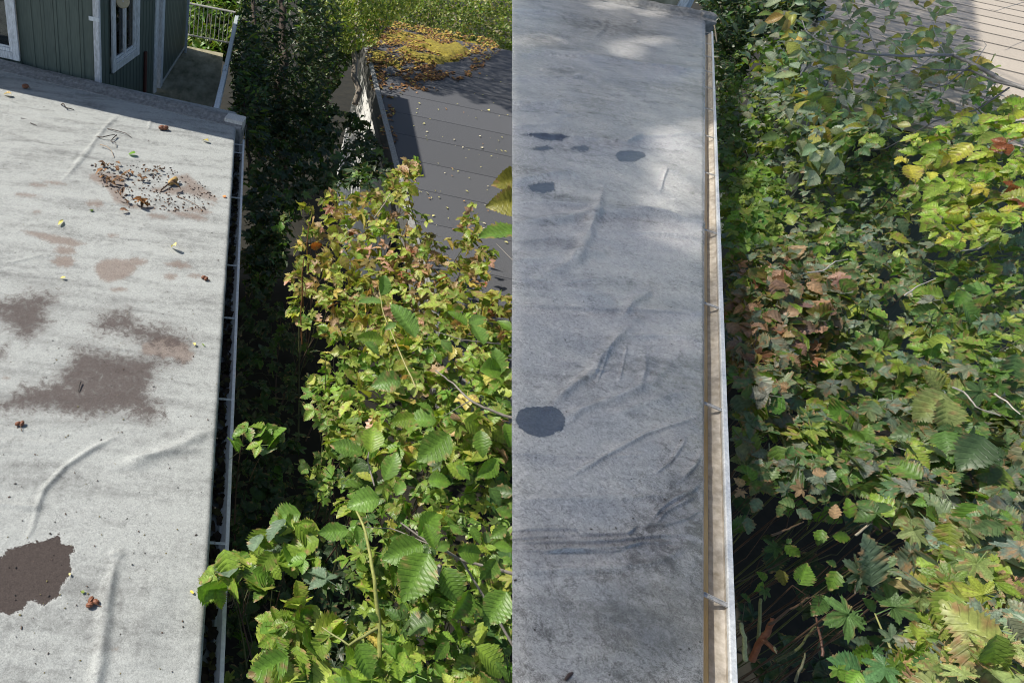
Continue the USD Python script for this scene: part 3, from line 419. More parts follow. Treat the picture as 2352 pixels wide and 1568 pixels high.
# walkway and railing
WZ = 2.1; wk = [(-1.9, 10.2), (-.12, 9.9), (-.14, 14.4), (-.9, 14.55), (-1.15, 12.6), (-1.34, 11.6)]; V_ = np.array([[*p, z] for z in (WZ - .18, WZ) for p in wk]); n_ = len(wk)
tag(put(None, 'walkway', V_, [[n_, n_ + k, n_ + k + 1] for k in range(1, n_ - 1)] + [[0, k + 1, k] for k in range(1, n_ - 1)] + [[k, (k + 1) % n_, n_ + k] for k in range(n_)] + [[(k + 1) % n_, n_ + (k + 1) % n_, n_ + k] for k in range(n_)], 'mossy_concrete'), 'mossy concrete walkway running back along the green house', 'walkway', kind='structure')
rail = thing('railing', 'pale handrail with thin upright bars along the mossy walkway', 'railing')
ra, rb, rm = np.array([-.135, 9.45, 2.8]), np.array([.071, 14.69, 2.8]), np.array([-.05, 11.4, 2.8]); rd = unit(rb - ra); ro = np.array([rd[1], -rd[0], 0])
m = MB(); m.box(ra - ro * .045 - [0, 0, .13], rm - ra, ro * .085, UP * .13, (.95, .97, 1), .008); m.done(rail, 'handrail', 'white_metal')
m = MB(); m.box(rm - ro * .04 - [0, 0, .12] + rd * .12, rb - rm - rd * .12, ro * .075, UP * .115, (.62, .68, .70), .006); m.done(rail, 'handrail', 'white_metal')
m = MB(); m.box(rm - ro * .05 - [0, 0, .13] - rd * .02, rd * .26, ro * .09, UP * .136, (.72, .76, .80), .005)
for k in (.03, .21): m.tube([rm + rd * k + [0, 0, .005], rm + rd * k + [0, 0, .012]], .01, 6, (.3, .3, .3))
m.done(rail, 'sleeve', 'white_metal')
m = MB(); m.box(ra - ro * .07 + rd * .5 - [0, 0, .75], ro * .03, rd * .05, UP * .7, None, .004); m.done(rail, 'post', 'reddish_pipe')
q0, q1 = np.array([-.96, 15.04, 2.8]), np.array([.03, 14.85, 2.8]); m = MB(); m.tube([q0, q1], .02, 6, (.8, .78, .72)); m.done(rail, 'top_rail', 'white_metal')
zb = WZ + .08; m = MB(); m.tube([[q0[0], q0[1], zb], [q1[0], q1[1], zb]], .017, 6, (.8, .78, .72)); m.done(rail, 'bottom_rail', 'white_metal')
for k in range(11): p = q0 + (q1 - q0) * (k + .6) / 11; m = MB(); m.tube([[p[0], p[1], zb], p], .008, 5, (.78, .76, .7), False); m.done(rail, 'bar', 'white_metal')
m = MB(); m.box([-.93, 14.1, WZ], [.05, 0, 0], [0, .06, 0], UP * 2.4, (.8, .85, .9), .004); m.done(rail, 'post', 'white_trim')
# ------------------------------------------------------------------ neighbouring roof in the gap
NZ = 2.2; nb = thing('neighbour_house', 'dark flat-roofed house with white side wall beyond the sunlit thicket', 'house')
nl0, nl1 = np.array([2.66, 6.0]), np.array([3.09, 16.6])
def nleft(y): return nl0[0] + (nl1[0] - nl0[0]) * (y - nl0[1]) / (nl1[1] - nl0[1])
y0_ = 5.2
for k in range(13):
    ya, yb = y0_ + k * 1.0, y0_ + (k + 1) * 1.0 - .004 - .3 * (k == 12); m = MB(); tn = .93 + .12 * rng.random()
    xr = 4.6 + .302 * (ya - 8.6); xr2 = 4.6 + .302 * (yb - 8.6); La, Lb = np.array([nleft(ya), ya]), np.array([nleft(yb), yb]); sl = -.2
    c = [La, [xr, ya + sl * (xr - La[0])], [xr2, yb + sl * (xr2 - Lb[0])], Lb]
    V_ = np.array([[*p, z] for z, dz in ((NZ - .06, 0),) for p in c] + [[*c[0], NZ + .004], [*c[1], NZ + .004], [*c[2], NZ], [*c[3], NZ]])
    m.add(V_, [[3, 2, 1, 0], [4, 5, 6, 7], [0, 1, 5, 4], [1, 2, 6, 5], [2, 3, 7, 6], [3, 0, 4, 7]], (tn, tn, tn)); m.done(nb, 'roofing_strip', 'roofing')
yf = y0_ + 12.65
m = MB(); m.add([[nleft(4.8) + .01, 4.8, NZ - .5], [3.4, 4.6, NZ - .5], [7.0, 16.9, NZ - .5], [nleft(yf), yf, NZ - .5], [nleft(4.8) + .01, 4.8, NZ - .05], [3.4, 4.6, NZ - .05], [7.0, 16.9, NZ - .05], [nleft(yf), yf, NZ - .05]], [[3, 2, 1, 0], [4, 5, 6, 7], [0, 1, 5, 4], [1, 2, 6, 5], [2, 3, 7, 6], [3, 0, 4, 7]]); m.done(nb, 'roof_deck', 'fascia')
nd = unit([nl1[0] - nl0[0], nl1[1] - nl0[1], 0]); no = np.array([-nd[1], nd[0], 0]); m = MB(); st_ = np.array([nleft(4.8), 4.8, 0])
m.box(st_ + no * .002 + UP * (NZ - .28), nd * 12.3, no * .03, UP * .30, (.55, .56, .55), .004); m.done(nb, 'fascia_board', 'fascia')
m = MB(); m.box(st_ - no * .05 + UP * (NZ + .013), nd * 12.3, no * .10, UP * .022, (1.5, 1.5, 1.5), .004); m.done(nb, 'edge_trim', 'fascia')
m = MB(); m.add(np.array([st_ - no * .14 + nd * 4.6 + UP * -2, st_ - no * .14 + nd * 12.2 + UP * -2, st_ - no * .14 + nd * 12.2 + UP * (NZ - .5), st_ - no * .14 + nd * 4.6 + UP * (NZ - .5)]), [[3, 2, 1, 0]]); m.done(nb, 'side_wall', 'white_wall')
# second neighbouring roof, far right
fr_ = thing('neighbour_house', 'tan sunlit flat roof with grey edge beyond the branch at top right', 'house')
c0, c1 = at(1890, -70, 4.6), at(1902, 235, 4.6); dd = unit(c1 - c0); sd_ = np.array([-dd[1], dd[0], 0]); sd_ = sd_ if sd_[0] > 0 else -sd_
L_ = np.linalg.norm(c1 - c0); nS_ = 14; rowdir = unit(at(2352, 35, 4.6) - at(2235, 10, 4.6))
for k in range(16):
    p = c1 + (c0 - c1) * k / 11; p2 = c1 + (c0 - c1) * (k + .985) / 11; m = MB(); q_ = 22 * rowdir
    V_ = np.array([p, p + q_, p2 + q_, p2]); V_ = np.vstack([V_ - UP * .08, V_[:2] + UP * .015, V_[2:]])
    m.add(V_, [[3, 2, 1, 0], [4, 5, 6, 7], [0, 1, 5, 4], [1, 2, 6, 5], [2, 3, 7, 6], [3, 0, 4, 7]], (.95 + .1 * rng.random(),) * 3); m.done(fr_, 'roofing_strip', 'tan_roofing')
m = MB(); dd2 = unit(c0 - c1); m.box(c1 - rowdir * .12 - UP * .4, dd2 * L_ * 1.5, rowdir * .119, UP * .42, (.9, 1., 1.15), .005); m.done(fr_, 'fascia_board', 'fascia')
m = MB(); m.box(c1 + rowdir * .3 - UP * 4, dd2 * L_ * 1.4, rowdir * 20, UP * 3.9); m.done(fr_, 'wall', 'siding')
# wall and post behind the wet roof
bh = thing('pale_house', 'pale grey wall with white corner post behind the far end of wet roof', 'house')
b0, b1 = at(1400, -8, 4.85), at(1583, 24, 4.85); ub = unit(b1 - b0); nb_ = np.array([ub[1], -ub[0], 0]); b1s = b1 + np.array([-nb_[0], -nb_[1], 0]) * .45
m = MB(); m.box(b1s - ub * 1.5 - UP * 1.5, ub * 1.5, -nb_ * .2, UP * 3.3); m.done(bh, 'wall', 'mossy_concrete')
m = MB(); m.box(b1s - UP * 4.4 + nb_ * .03, ub * .13, -nb_ * .16, UP * 6.2, (1, 1, 1), .006); m.box(b1s - UP * 4.4 + ub * .131 - nb_ * .01, ub * .09, -nb_ * .14, UP * 6.2, (.7, .75, .8), .006); m.done(bh, 'corner_post', 'white_trim')
# ------------------------------------------------------------------ leaves
def blade(W0, nl, nc, veins, tooth, fold, pleat, curl, seed, base=.0, tip=.8):
    """one toothed leaf blade, base at the origin, length 1 along +y, upper side +z; returns points, faces, margin weight, vein weight"""
    r = np.random.default_rng(seed); t = np.linspace(0, 1, nl + 1); c = np.linspace(-1, 1, nc)
    prof = np.sin(np.pi * np.clip(t, 0, 1) ** tip) ** .85; prof = np.maximum(prof, 0) * W0 / 2; prof[0] = .012; prof[-1] = .004
    k = np.arange(nl + 1) % 2; out = 1 + tooth * np.where(k, 1, -1) * (t > .08) * (t < .97)
    jit = 1 + .05 * r.standard_normal((nl + 1, 2))
    T_, C_ = np.meshgrid(t, c, indexing='ij'); aC = np.abs(C_)
    wid = prof[:, None] * np.where(aC > .9, out[:, None] * np.where(C_ < 0, jit[:, :1], jit[:, 1:]), 1)
    x = C_ * wid; y = T_ + aC * .10 * (1 - T_) * np.sin(np.pi * T_) + np.where((aC > .9) & (k[:, None] == 1), .022, 0)
    ph = veins * (T_ - .16 * aC); tri = np.abs((ph % 1) - .5) * 2
    z = fold * np.abs(x) + pleat * (tri - .5) * np.clip(aC * 2.2, 0, 1) * np.sin(np.pi * np.clip(T_, 0, 1)) - curl * T_ ** 2 + .03 * np.sin(T_ * 5 + r.random() * 6) * C_
    uv = np.stack([aC, T_, np.full_like(T_, veins / 12.)], -1).reshape(-1, 3); vein = np.clip(np.where(aC < .05, 1.0, np.where(tri > .75, .55, 0)) * np.sin(np.pi * np.clip(T_ * .9 + .08, 0, 1)), 0, 1); edge = np.maximum(aC ** 3, T_ ** 6)
    v = np.stack([x, y, z], -1).reshape(-1, 3); i = np.arange((nl + 1) * nc).reshape(nl + 1, nc); q = np.stack([i[:-1, :-1], i[:-1, 1:], i[1:, 1:], i[1:, :-1]], -1).reshape(-1, 4)
    return v, np.vstack([q[:, [0, 1, 2]], q[:, [0, 2, 3]]]), edge.ravel(), vein.ravel(), uv
def rotz(v, a): c, s_ = math.cos(a), math.sin(a); return np.stack([v[:, 0] * c - v[:, 1] * s_, v[:, 0] * s_ + v[:, 1] * c, v[:, 2]], -1)
def join(parts):
    n = 0; V, Fc, E, N_, U_ = [], [], [], [], []
    for v, f, e, w, u in parts: V.append(v); Fc.append(f + n); E.append(e); N_.append(w); U_.append(u); n += len(v)
    return np.vstack(V), np.vstack(Fc), np.concatenate(E), np.concatenate(N_), np.vstack(U_)
def stalk(L, w=.012):
    v = np.array([[-w, 0, 0], [w, 0, 0], [w * .8, L, 0], [-w * .8, L, 0], [0, 0, -w], [0, L, -w]]); f = np.array([[0, 1, 2], [0, 2, 3], [0, 4, 5], [0, 5, 3], [1, 2, 5], [1, 5, 4]]); return v, f, np.zeros(6), np.full(6, .8), np.zeros((6, 3))
def trifol(nl, nc, seed):
    r = np.random.default_rng(seed); P = []
    for ang, L, oy in ((0, .62, .38), (1.15 + .2 * r.random(), .52, .37), (-1.15 - .2 * r.random(), .52, .37)):
        v, f, e, w, u = blade(.66 + .1 * r.random(), nl, nc, 6, .14, .25 + .2 * r.random(), .05, .12 + .2 * r.random(), seed * 7 + int(ang * 10) + 50, tip=.72)
        v = v * L; v = rotz(v, ang); v[:, 1] += oy; v[:, 2] -= .10 * abs(ang) * np.linalg.norm(v[:, :2] - [0, oy], axis=1); P.append((v, f, e, w, u))
    if nc > 3: P.append(stalk(.38))
    return join(P)
def lobed(na, seed, rings=(.0, .45, .8, 1)):
    """hand-shaped five lobed leaf"""
    r = np.random.default_rng(seed); th = np.linspace(-2.75, 2.75, na); lob = [(0, 1, .5), (.95, .86, .45), (-.95, .86, .45), (1.95, .62, .42), (-1.95, .62, .42)]
    R = np.full(na, .36)
    for a, L, w in lob: L = L * (1 + .07 * r.standard_normal()); R = np.maximum(R, L * np.clip(1 - np.abs(th - a) / w, 0, 1) ** .62 * .62 + .38 * L * (np.abs(th - a) < w * 1.1))
    R = R * (1 + .06 * np.where(np.arange(na) % 2, 1, -1)); near = np.min([np.abs(th - a) for a, _, _ in lob], axis=0)
    V, E, N_, U_ = [], [], [], []
    for q_ in rings:
        rr_ = R * q_ * .62; V.append(np.stack([np.sin(th) * rr_, .36 + np.cos(th) * rr_, .10 * rr_ * np.clip(near * 2.2, 0, 1) + .035 * np.sin(near * 30) * q_ * .4 - .16 * rr_ ** 2 + .03 * np.sin(th * 2 + seed)], -1)); E.append(np.full(na, q_ ** 5)); U_.append(np.stack([np.clip(near * 2.2, 0, 1), np.full(na, q_), np.full(na, .55)], -1)); N_.append((near < .06) * .8 + (np.sin(near * 30) > .8) * .3)
    n = len(rings); i = np.arange(n * na).reshape(n, na); q = np.stack([i[:-1, :-1], i[1:, :-1], i[1:, 1:], i[:-1, 1:]], -1).reshape(-1, 4)
    v = np.vstack(V); f = np.vstack([q[:, [0, 2, 1]], q[:, [0, 3, 2]]])
    if na > 30: return join([(v, f[:, ::-1], np.concatenate(E), np.concatenate(N_), np.vstack(U_)), stalk(.36)])
    return v, f[:, ::-1], np.concatenate(E), np.concatenate(N_), np.vstack(U_)
LIB = {'alder': [[blade(.58 + .06 * k, 34, 7, 9, .06, .22 + .05 * k, .045, .05 + .09 * k, k) for k in range(5)], [blade(.62, 18, 5, 8, .07, .2 + .06 * k, .05, .06 + .1 * k, 20 + k) for k in range(4)], [blade(.64, 5, 3, 3, 0, .2, .03, .12, 30 + k) for k in range(2)]],
       'rasp': [[trifol(22, 5, k) for k in range(6)], [trifol(10, 5, 20 + k) for k in range(5)], [trifol(4, 3, 40 + k) for k in range(3)]],
       'single': [[blade(.62 + .07 * k, 26, 7, 7, .12, .25, .055, .1 + .08 * k, 60 + k, tip=.7) for k in range(4)], [blade(.68, 10, 5, 5, .13, .2 + .08 * k, .05, .15, 70 + k, tip=.7) for k in range(4)], [blade(.66, 4, 3, 3, 0, .25, .03, .15, 80 + k, tip=.7) for k in range(2)]],
       'lobe': [[lobed(72, k) for k in range(5)], [lobed(36, 10 + k, (0, .6, 1)) for k in range(4)], [lobed(16, 20 + k, (0, 1)) for k in range(2)]],
       'lance': [[blade(.26, 10, 3, 2, .0, .3, .0, .12 + .1 * k, 90 + k, tip=1) for k in range(3)], [blade(.27, 5, 3, 2, 0, .3, 0, .15, 95 + k, tip=1) for k in range(2)], [blade(.28, 3, 3, 1, 0, .3, 0, .15, 98, tip=1)]]}
# pigments (real leaf reflectances)
G1, G2, G3 = (.095, .185, .028), (.155, .245, .035), (.055, .115, .03)
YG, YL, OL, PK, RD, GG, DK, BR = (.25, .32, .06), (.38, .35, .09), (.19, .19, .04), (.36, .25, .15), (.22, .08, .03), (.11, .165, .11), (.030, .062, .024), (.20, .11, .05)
def tint_leaf(L, col, age, r, light=1.5):
    v, f, e, vein = L[:4]; q_ = v * 6 + r.random(3) * 20; ns = np.clip(.5 + .22 * (np.sin(q_[:, 0] * 2.1 + np.sin(q_[:, 1] * 1.7)) + np.sin(q_[:, 1] * 2.9 + q_[:, 0] * 1.3 + 1.) + .6 * np.sin(q_[:, 0] * 5.3 - q_[:, 1] * 4.1)), 0, 1); c = np.asarray(col) * (.8 + .4 * r.random()); col_ = c[None] * (.86 + .28 * ns[:, None])
    col_ = col_ * (1 + (light - 1) * vein[:, None] * .55)
    b = np.clip((e * .45 + ns * 1.5 - 1.55 + age * .9) * 2.6, 0, .9)[:, None]; rust = np.array([.26, .16, .085]) * (.7 + .6 * r.random())
    return np.clip(col_ * (1 - b) + rust * b, 0, .85)
class Leaf: __slots__ = ('p', 'd', 'n', 's', 'kind', 'col', 'age', 'pl', 'px', 'var', 'lod', 'curl')
def mk(p, d, n, s_, kind, col, age=.2, pl=0):
    l = Leaf(); l.p, l.d, l.n, l.s, l.kind, l.col, l.age, l.pl = np.asarray(p, float), unit(d), unit(n), s_, kind, col, age, pl
    P_ = proj(l.p); l.px = s_ * F / max(P_[2], .5); l.lod = 0 if l.px > 52 else 1 if l.px > 17 else 2; lib = LIB[kind][l.lod]; l.var = int(rng.integers(len(lib))); return l
def leaf_mesh(l):
    L = LIB[l.kind][l.lod][l.var]; y = l.d; z = unit(l.n - (l.n @ y) * y); x = np.cross(y, z); v = (L[0] - [0, .5, 0]) * l.s
    return l.p + v[:, :1] * x + v[:, 1:2] * y + v[:, 2:] * z, L[1], tint_leaf(L, l.col, l.age, rng), L[4]
def pick(pal): w = np.array([q_[0] for q_ in pal], float); return pal[rng.choice(len(pal), p=w / w.sum())]
def scatter(poly, n, zf, size, kinds, pal, depth=.4, age=(.1, .5), tilt=.55, droop=.35, grow=None, face=None, pl=0, depthmode=False, surf=.45):
    """n leaves spread over an outline seen from the window, lying at heights zf(px, py) (or distances) and a little below"""
    poly = Polygon(poly).buffer(0); x0, y0, x1, y1 = poly.bounds; out = []; tries = 0
    while len(out) < n and tries < n * 30:
        tries += 1; x, y = x0 + (x1 - x0) * rng.random(), y0 + (y1 - y0) * rng.random()
        if not poly.contains(Point(x, y)): continue
        h = zf(x, y) if callable(zf) else zf; dn = (rng.random() ** 2 * .25 if rng.random() < surf else rng.random()) * depth
        p = at_depth(x, y, h + dn) if depthmode else at(x, y, h - dn)
        a = rng.random() * 2 * np.pi if grow is None else grow + rng.normal() * .9
        d = np.array([math.cos(a), math.sin(a), -droop + .35 * rng.normal()]); nn = np.array([0, 0, 1.]) + tilt * rng.standard_normal(3) + (np.array(face) if face is not None else np.array([-.45, -.4, 0]) if x > 1600 else np.zeros(3))
        kd = pick(kinds)[1]; c = pick(pal)[1]; c = np.asarray(c) * (.85 + .3 * rng.random(3) * [1, .6, 1])
        out.append(mk(p, d, nn, size * (.65 + .7 * rng.random()), kd, c, rng.uniform(*age), pl))
    return out
PLANTS = {}
def plant(key, name, label, cat, px, zc, group=None, zg=1.0, canes=1):
    PLANTS[key] = dict(name=name, label=label, cat=cat, c=at(*px, zc), leaves=[], group=group, zg=zg, tubes=MB(), canes=canes, any=False, px=px)
def give(leaves, keys):
    C_ = np.array([PLANTS[k]['px'] for k in keys], float)
    for l in leaves:
        P_ = proj(l.p)[:2] + rng.normal(size=2) * 22; k = keys[int(np.argmin(((C_ - P_) ** 2).sum(1)))]; PLANTS[k]['leaves'].append(l)
def build_plants(cap=220, minpx=19.):
    for k, pl in PLANTS.items():
        t = thing(pl['name'], pl['label'], pl['cat'], pl['group']); L = sorted(pl['leaves'], key=lambda l: -l.px); big = [l for l in L if l.px >= minpx][:cap]; ids = set(map(id, big)); rest = [l for l in L if id(l) not in ids]
        if L and pl['canes']:
            ps = np.array([l.p for l in L]); ps = ps[ps[:, 2] > np.median(ps[:, 2]) - .25]; ctr = ps.mean(0); cols = [(.09, .055, .035), (.10, .11, .04), (.07, .035, .02), (.12, .10, .07)]
            for j in range(pl['canes']):
                m = MB(); base = np.array([ctr[0] + rng.normal() * .18, ctr[1] + rng.normal() * .18, pl['zg'] - .05]); top = ps[rng.integers(len(ps))] - [0, 0, .04]; mid = base * .45 + top * .55 + rng.normal(size=3) * .12; tt = np.linspace(0, 1, 9)[:, None]
                c_ = (1 - tt) ** 2 * base + 2 * tt * (1 - tt) * mid + tt ** 2 * top; m.tube(c_, np.linspace(.011, .003, 9), 5, cols[j % 4])
                for w in range(5):
                    a = c_[rng.integers(3, 9)]; dd = np.linalg.norm(ps - a, axis=1); near = np.argsort(dd)[:max(6, len(ps) // 12)]; b = ps[near[rng.integers(len(near))]]; q_ = (a + b) / 2 + [0, 0, -.05] + rng.normal(size=3) * .03
                    q2 = a * .7 + b * .3 + rng.normal(size=3) * .03; q3 = a * .25 + b * .75 + [0, 0, .03] + rng.normal(size=3) * .03; m.tube([a, q2, q_, q3, b - [0, 0, .005]], [.003, .0026, .0022, .0018, .0012], 4, cols[(j + w) % 4], False)
                m.done(t, 'stem', 'cane', True)
        if pl['tubes'].v: pl['tubes'].done(t, 'stem', 'cane', True)
        for m in pl.get('extra', []): m.done(t, 'stem', 'cane', True)
        for l in big: v, f, c, u = leaf_mesh(l); put(t, 'leaf', v, f, 'leaf', c, True, u)
        if rest:
            m = MB()
            for l in rest: m.add(*leaf_mesh(l)[:3])
            tag(m.done(t, 'foliage', 'leaf', True), kind='stuff')
def lin(pts):
    """height as a smooth blend of control points (px, py, z)"""
    Q = np.array(pts, float)
    def f(x, y): w = 1 / (((Q[:, 0] - x) ** 2 + (Q[:, 1] - y) ** 2) ** 1.2 + 400); return float((w * Q[:, 2]).sum() / w.sum()) + .10 * (meshkit.noise(np.array([x / 60, y / 60, 0.]), 4) - .5) * 2
    return f
def zoomed(ox, oy, k): return lambda x, y: (ox + x * k, oy + y * k)
def big_leaf(key, base, tip, z, kind, col, age=.1, n=None, dz=-.02, w=1.0, lay=.45):
    b = at(*base, z); D_ = proj(b)[2]; e = lay * at(*tip, z + dz) + (1 - lay) * at_depth(*tip, D_ - .3 * math.hypot(tip[0] - base[0], tip[1] - base[1]) * D_ / F); p = (b + e) / 2; nn = np.array([-.4 if base[0] > 1600 else 0, -.4, 1.]) + (rng.normal(size=3) * .25 if n is None else np.asarray(n)); l = mk(p, e - b, nn, np.linalg.norm(e - b) * w, kind, col, age); PLANTS[key]['leaves'].append(l); return l
# ---- left thicket
LP = [('a', 'bramble_shrub', 'tallest tip of the yellowing bramble standing against the shaded neighbouring roof edge', (925, 440)), ('b', 'bramble_shrub', 'browned yellow bramble at the far left corner of the sunlit thicket', (730, 520)), ('c', 'bramble_shrub', 'thin bramble shoot standing alone before the dark flat roof', (1080, 520)),
      ('d', 'bramble_shrub', 'pale dry-leaved bramble in the middle of the far sunlit thicket', (880, 590)), ('e', 'bramble_shrub', 'yellow-green bramble spilling over the near corner of the dark flat roof', (1090, 660)), ('f', 'bramble_shrub', 'bramble with reddish canes on the left flank of the sunlit thicket', (720, 680)),
      ('g', 'bramble_shrub', 'leafy bramble under the large upright alder leaf', (880, 800)), ('h', 'bramble_shrub', 'bright bramble beside the picture seam, behind the bent alder twig', (1110, 860)), ('i', 'bramble_shrub', 'green bramble edging the dark gap halfway along the dry gutter', (760, 900)), ('j', 'bramble_shrub', 'fresh green bramble with hop-like small leaves near the low dry gutter end', (800, 1080)), ('k', 'bramble_shrub', 'sunlit bramble under the alder twigs in the near thicket', (1060, 1090)),
      ('l', 'bramble_shrub', 'bramble on the thick pale prickly cane at lower middle of the thicket', (860, 1330)), ('m', 'bramble_shrub', 'broad-leaved bramble in the corner where thicket meets the picture seam', (1090, 1400))]
for k, nme, lab, px in LP: plant(k, nme, lab, 'shrub', px, 3.4, canes=2)
plant('s1', 'bramble_shoot', 'leafy shoot reaching over the dry gutter lip farthest from the window', 'shoot', (590, 1000), 3.1, canes=1)
plant('s2', 'bramble_shoot', 'leafy shoot lying across the dry gutter onto the roof edge', 'shoot', (610, 1290), 3.1, canes=2)
plant('s3', 'bramble_shoot', 'yellow-green shoot with red-rimmed leaves at the foot of the dry gutter', 'shoot', (690, 1480), 3.2, canes=2)
plant('s4', 'bramble_shoot', 'fresh green shoot at the bottom edge of the sunlit thicket', 'shoot', (900, 1530), 3.5, canes=1)
plant('al', 'alder_sapling', 'young alder with big ribbed leaves on grey twigs in the sunlit thicket', 'sapling', (1000, 1000), 4.0, canes=0)
plant('d1', 'shade_shrub', 'dark shrub in deep shade beyond the corner of the dry gutter', 'shrub', (650, 380), 2.4, canes=2); plant('d2', 'shade_shrub', 'dark shrub in deep shade under the white side wall', 'shrub', (800, 330), 2.4, canes=2); plant('d3', 'shade_shrub', 'dark low shrub in shade beside the middle of the dry gutter', 'shrub', (620, 750), 2.2, canes=2); plant('d4', 'shade_shrub', 'dark low shrub in shade beside the near end of the dry gutter', 'shrub', (640, 1200), 2.0, canes=2)
keysL = [q_[0] for q_ in LP]
zL = lin([(930, 400, 3.5), (700, 500, 3.15), (880, 560, 3.45), (1090, 560, 3.3), (1150, 700, 3.5), (660, 650, 2.9), (720, 850, 3.0), (900, 900, 3.6), (1100, 950, 3.9), (720, 1080, 3.0), (900, 1200, 3.6), (1100, 1250, 3.9), (800, 1450, 3.3), (1000, 1500, 3.6), (1176, 1550, 3.8)])
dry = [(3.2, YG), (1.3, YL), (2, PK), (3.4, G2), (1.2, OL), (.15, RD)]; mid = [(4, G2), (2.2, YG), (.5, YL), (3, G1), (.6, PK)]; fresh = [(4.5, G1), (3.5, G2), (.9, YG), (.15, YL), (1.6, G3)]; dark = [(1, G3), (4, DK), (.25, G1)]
kR = [(4, 'rasp'), (1.5, 'single'), (1.2, 'lobe')]
farP = [(958, 368), (935, 372), (905, 395), (880, 430), (860, 440), (800, 448), (750, 432), (735, 450), (745, 500), (700, 462), (685, 470), (695, 540), (672, 560), (690, 600), (650, 640), (668, 700), (735, 690), (770, 770), (900, 790), (1010, 760), (1180, 770), (1180, 690), (1130, 640), (1140, 580), (1095, 540), (1070, 480), (1050, 540), (1000, 560), (985, 500), (945, 470)]
give(scatter(farP, 950, zL, .14, kR, dry, .55, (.25, .75), .7, .3), keysL)
shoot = [(1072, 466), (1088, 470), (1098, 520), (1092, 570), (1062, 575), (1066, 520)]; give(scatter(shoot, 22, 3.45, .12, kR, dry, .3, (.2, .6)), ['c'])
give(scatter([(918, 368), (958, 362), (962, 420), (935, 470), (890, 450)], 60, lambda x, y: 3.75, .13, kR, dry, .4, (.2, .6)), ['a'])
midP = [(680, 690), (770, 745), (1180, 740), (1180, 1050), (960, 1060), (760, 1030), (700, 930), (720, 850), (760, 790), (660, 720)]
give(scatter(midP, 760, zL, .135, [(4, 'rasp'), (2, 'single'), (1.5, 'lobe')], mid, .7, (.05, .5), .55, .3), keysL)
nearP = [(740, 1030), (960, 1040), (1180, 1010), (1180, 1575), (820, 1575), (800, 1480), (830, 1360), (780, 1290), (800, 1190), (720, 1130), (690, 1070)]
give(scatter(nearP, 760, zL, .125, [(3.5, 'rasp'), (2, 'single'), (2, 'lobe')], fresh, .9, (.0, .4), .5, .3, surf=.35), keysL)
z0 = zoomed(459.4, 918.7, .414)
def sprig(key, pts, z, pal, size, kinds, age, spread, n):
    for x, y in pts:
        for _ in range(n):
            px, py = x + rng.normal() * spread, y + rng.normal() * spread * .7; a = rng.random() * 6.28; PLANTS[key]['leaves'].append(mk(at(px, py, z + rng.normal() * .05), [math.cos(a), math.sin(a), -.35 + .3 * rng.normal()], [0, 0, 1] + rng.normal(size=3) * .4, size * (.7 + .5 * rng.random()), pick(kinds)[1], np.asarray(pick(pal)[1]) * (.85 + .3 * rng.random()), rng.uniform(*age)))
sprig('s1', [(575, 985), (600, 990), (620, 1003), (548, 1022), (590, 1020), (640, 1010)], 3.12, [(2, G1), (2, G2), (1, GG)], .20, [(2, 'single'), (3, 'rasp')], (.1, .4), 9, 2)
sprig('s2', [(655, 1185), (640, 1225), (690, 1210), (600, 1250), (560, 1275), (520, 1300), (490, 1335), (495, 1365), (545, 1340), (580, 1320), (620, 1290), (660, 1275), (700, 1290), (740, 1325), (690, 1255), (600, 1340)], 3.15, [(2, G1), (2.5, G2), (1.2, GG), (.8, YG)], .19, [(3, 'single'), (2, 'rasp')], (.05, .35), 10, 3)
sprig('s3', [(680, 1370), (700, 1410), (660, 1430), (620, 1440), (640, 1470), (690, 1460), (760, 1440), (740, 1480), (640, 1500), (620, 1540), (670, 1560), (700, 1520), (720, 1560)], 3.3, [(2, G2), (3, YG), (1, G1)], .20, [(3, 'single'), (1, 'rasp'), (1, 'lobe')], (.15, .5), 11, 3)
sprig('s4', [(830, 1520), (870, 1540), (910, 1520), (850, 1560), (940, 1555), (800, 1560)], 3.6, [(2, G2), (2, G1)], .17, [(2, 'single'), (2, 'rasp')], (.0, .2), 13, 3)
AL = [((945, 295), (965, 130)), ((905, 300), (730, 235)), ((1020, 445), (1095, 285)), ((1090, 530), (1130, 430)), ((995, 545), (832, 572)), ((1385, 190), (1225, 330)), ((1555, 165), (1572, 312)), ((1260, 450), (1400, 440)), ((1310, 120), (1155, 88)), ((1205, 95), (1055, 125)), ((825, 722), (655, 735)), ((1210, 750), (1335, 622)), ((1300, 825), (1260, 672)), ((1235, 800), (1035, 875)), ((1270, 850), (1130, 1090)), ((1350, 925), (1455, 1115)), ((1310, 830), (1395, 785)), ((1430, 840), (1575, 852)), ((1630, 800), (1745, 830)), ((1640, 600), (1745, 640)), ((1700, 1060), (1595, 1235)), ((1530, 1365), (1710, 1515)), ((1490, 1050), (1450, 1225)), ((1640, 880), (1585, 995)), ((1385, 690), (1460, 745)), ((1690, 130), (1740, 250)), ((1640, 1450), (1720, 1560)), ((1500, 700), (1560, 800)), ((1200, 20), (1310, 60)), ((870, 690), (890, 790)), ((1440, 1180), (1530, 1240)), ((1380, 1340), (1300, 1440)), ((930, 1180), (1000, 1230)), ((1650, 330), (1560, 430)), ((1420, 360), (1500, 440)), ((1700, 700), (1620, 760))]
for b_, t_ in AL: big_leaf('al', z0(*b_), z0(*t_), 4.05 + .12 * rng.random(), 'alder', np.asarray(pick([(3, G1), (3, (.10, .19, .035)), (1.4, G2), (.8, YG)])[1]), .0 + .25 * rng.random())
z6 = zoomed(588, 382.8, .25)
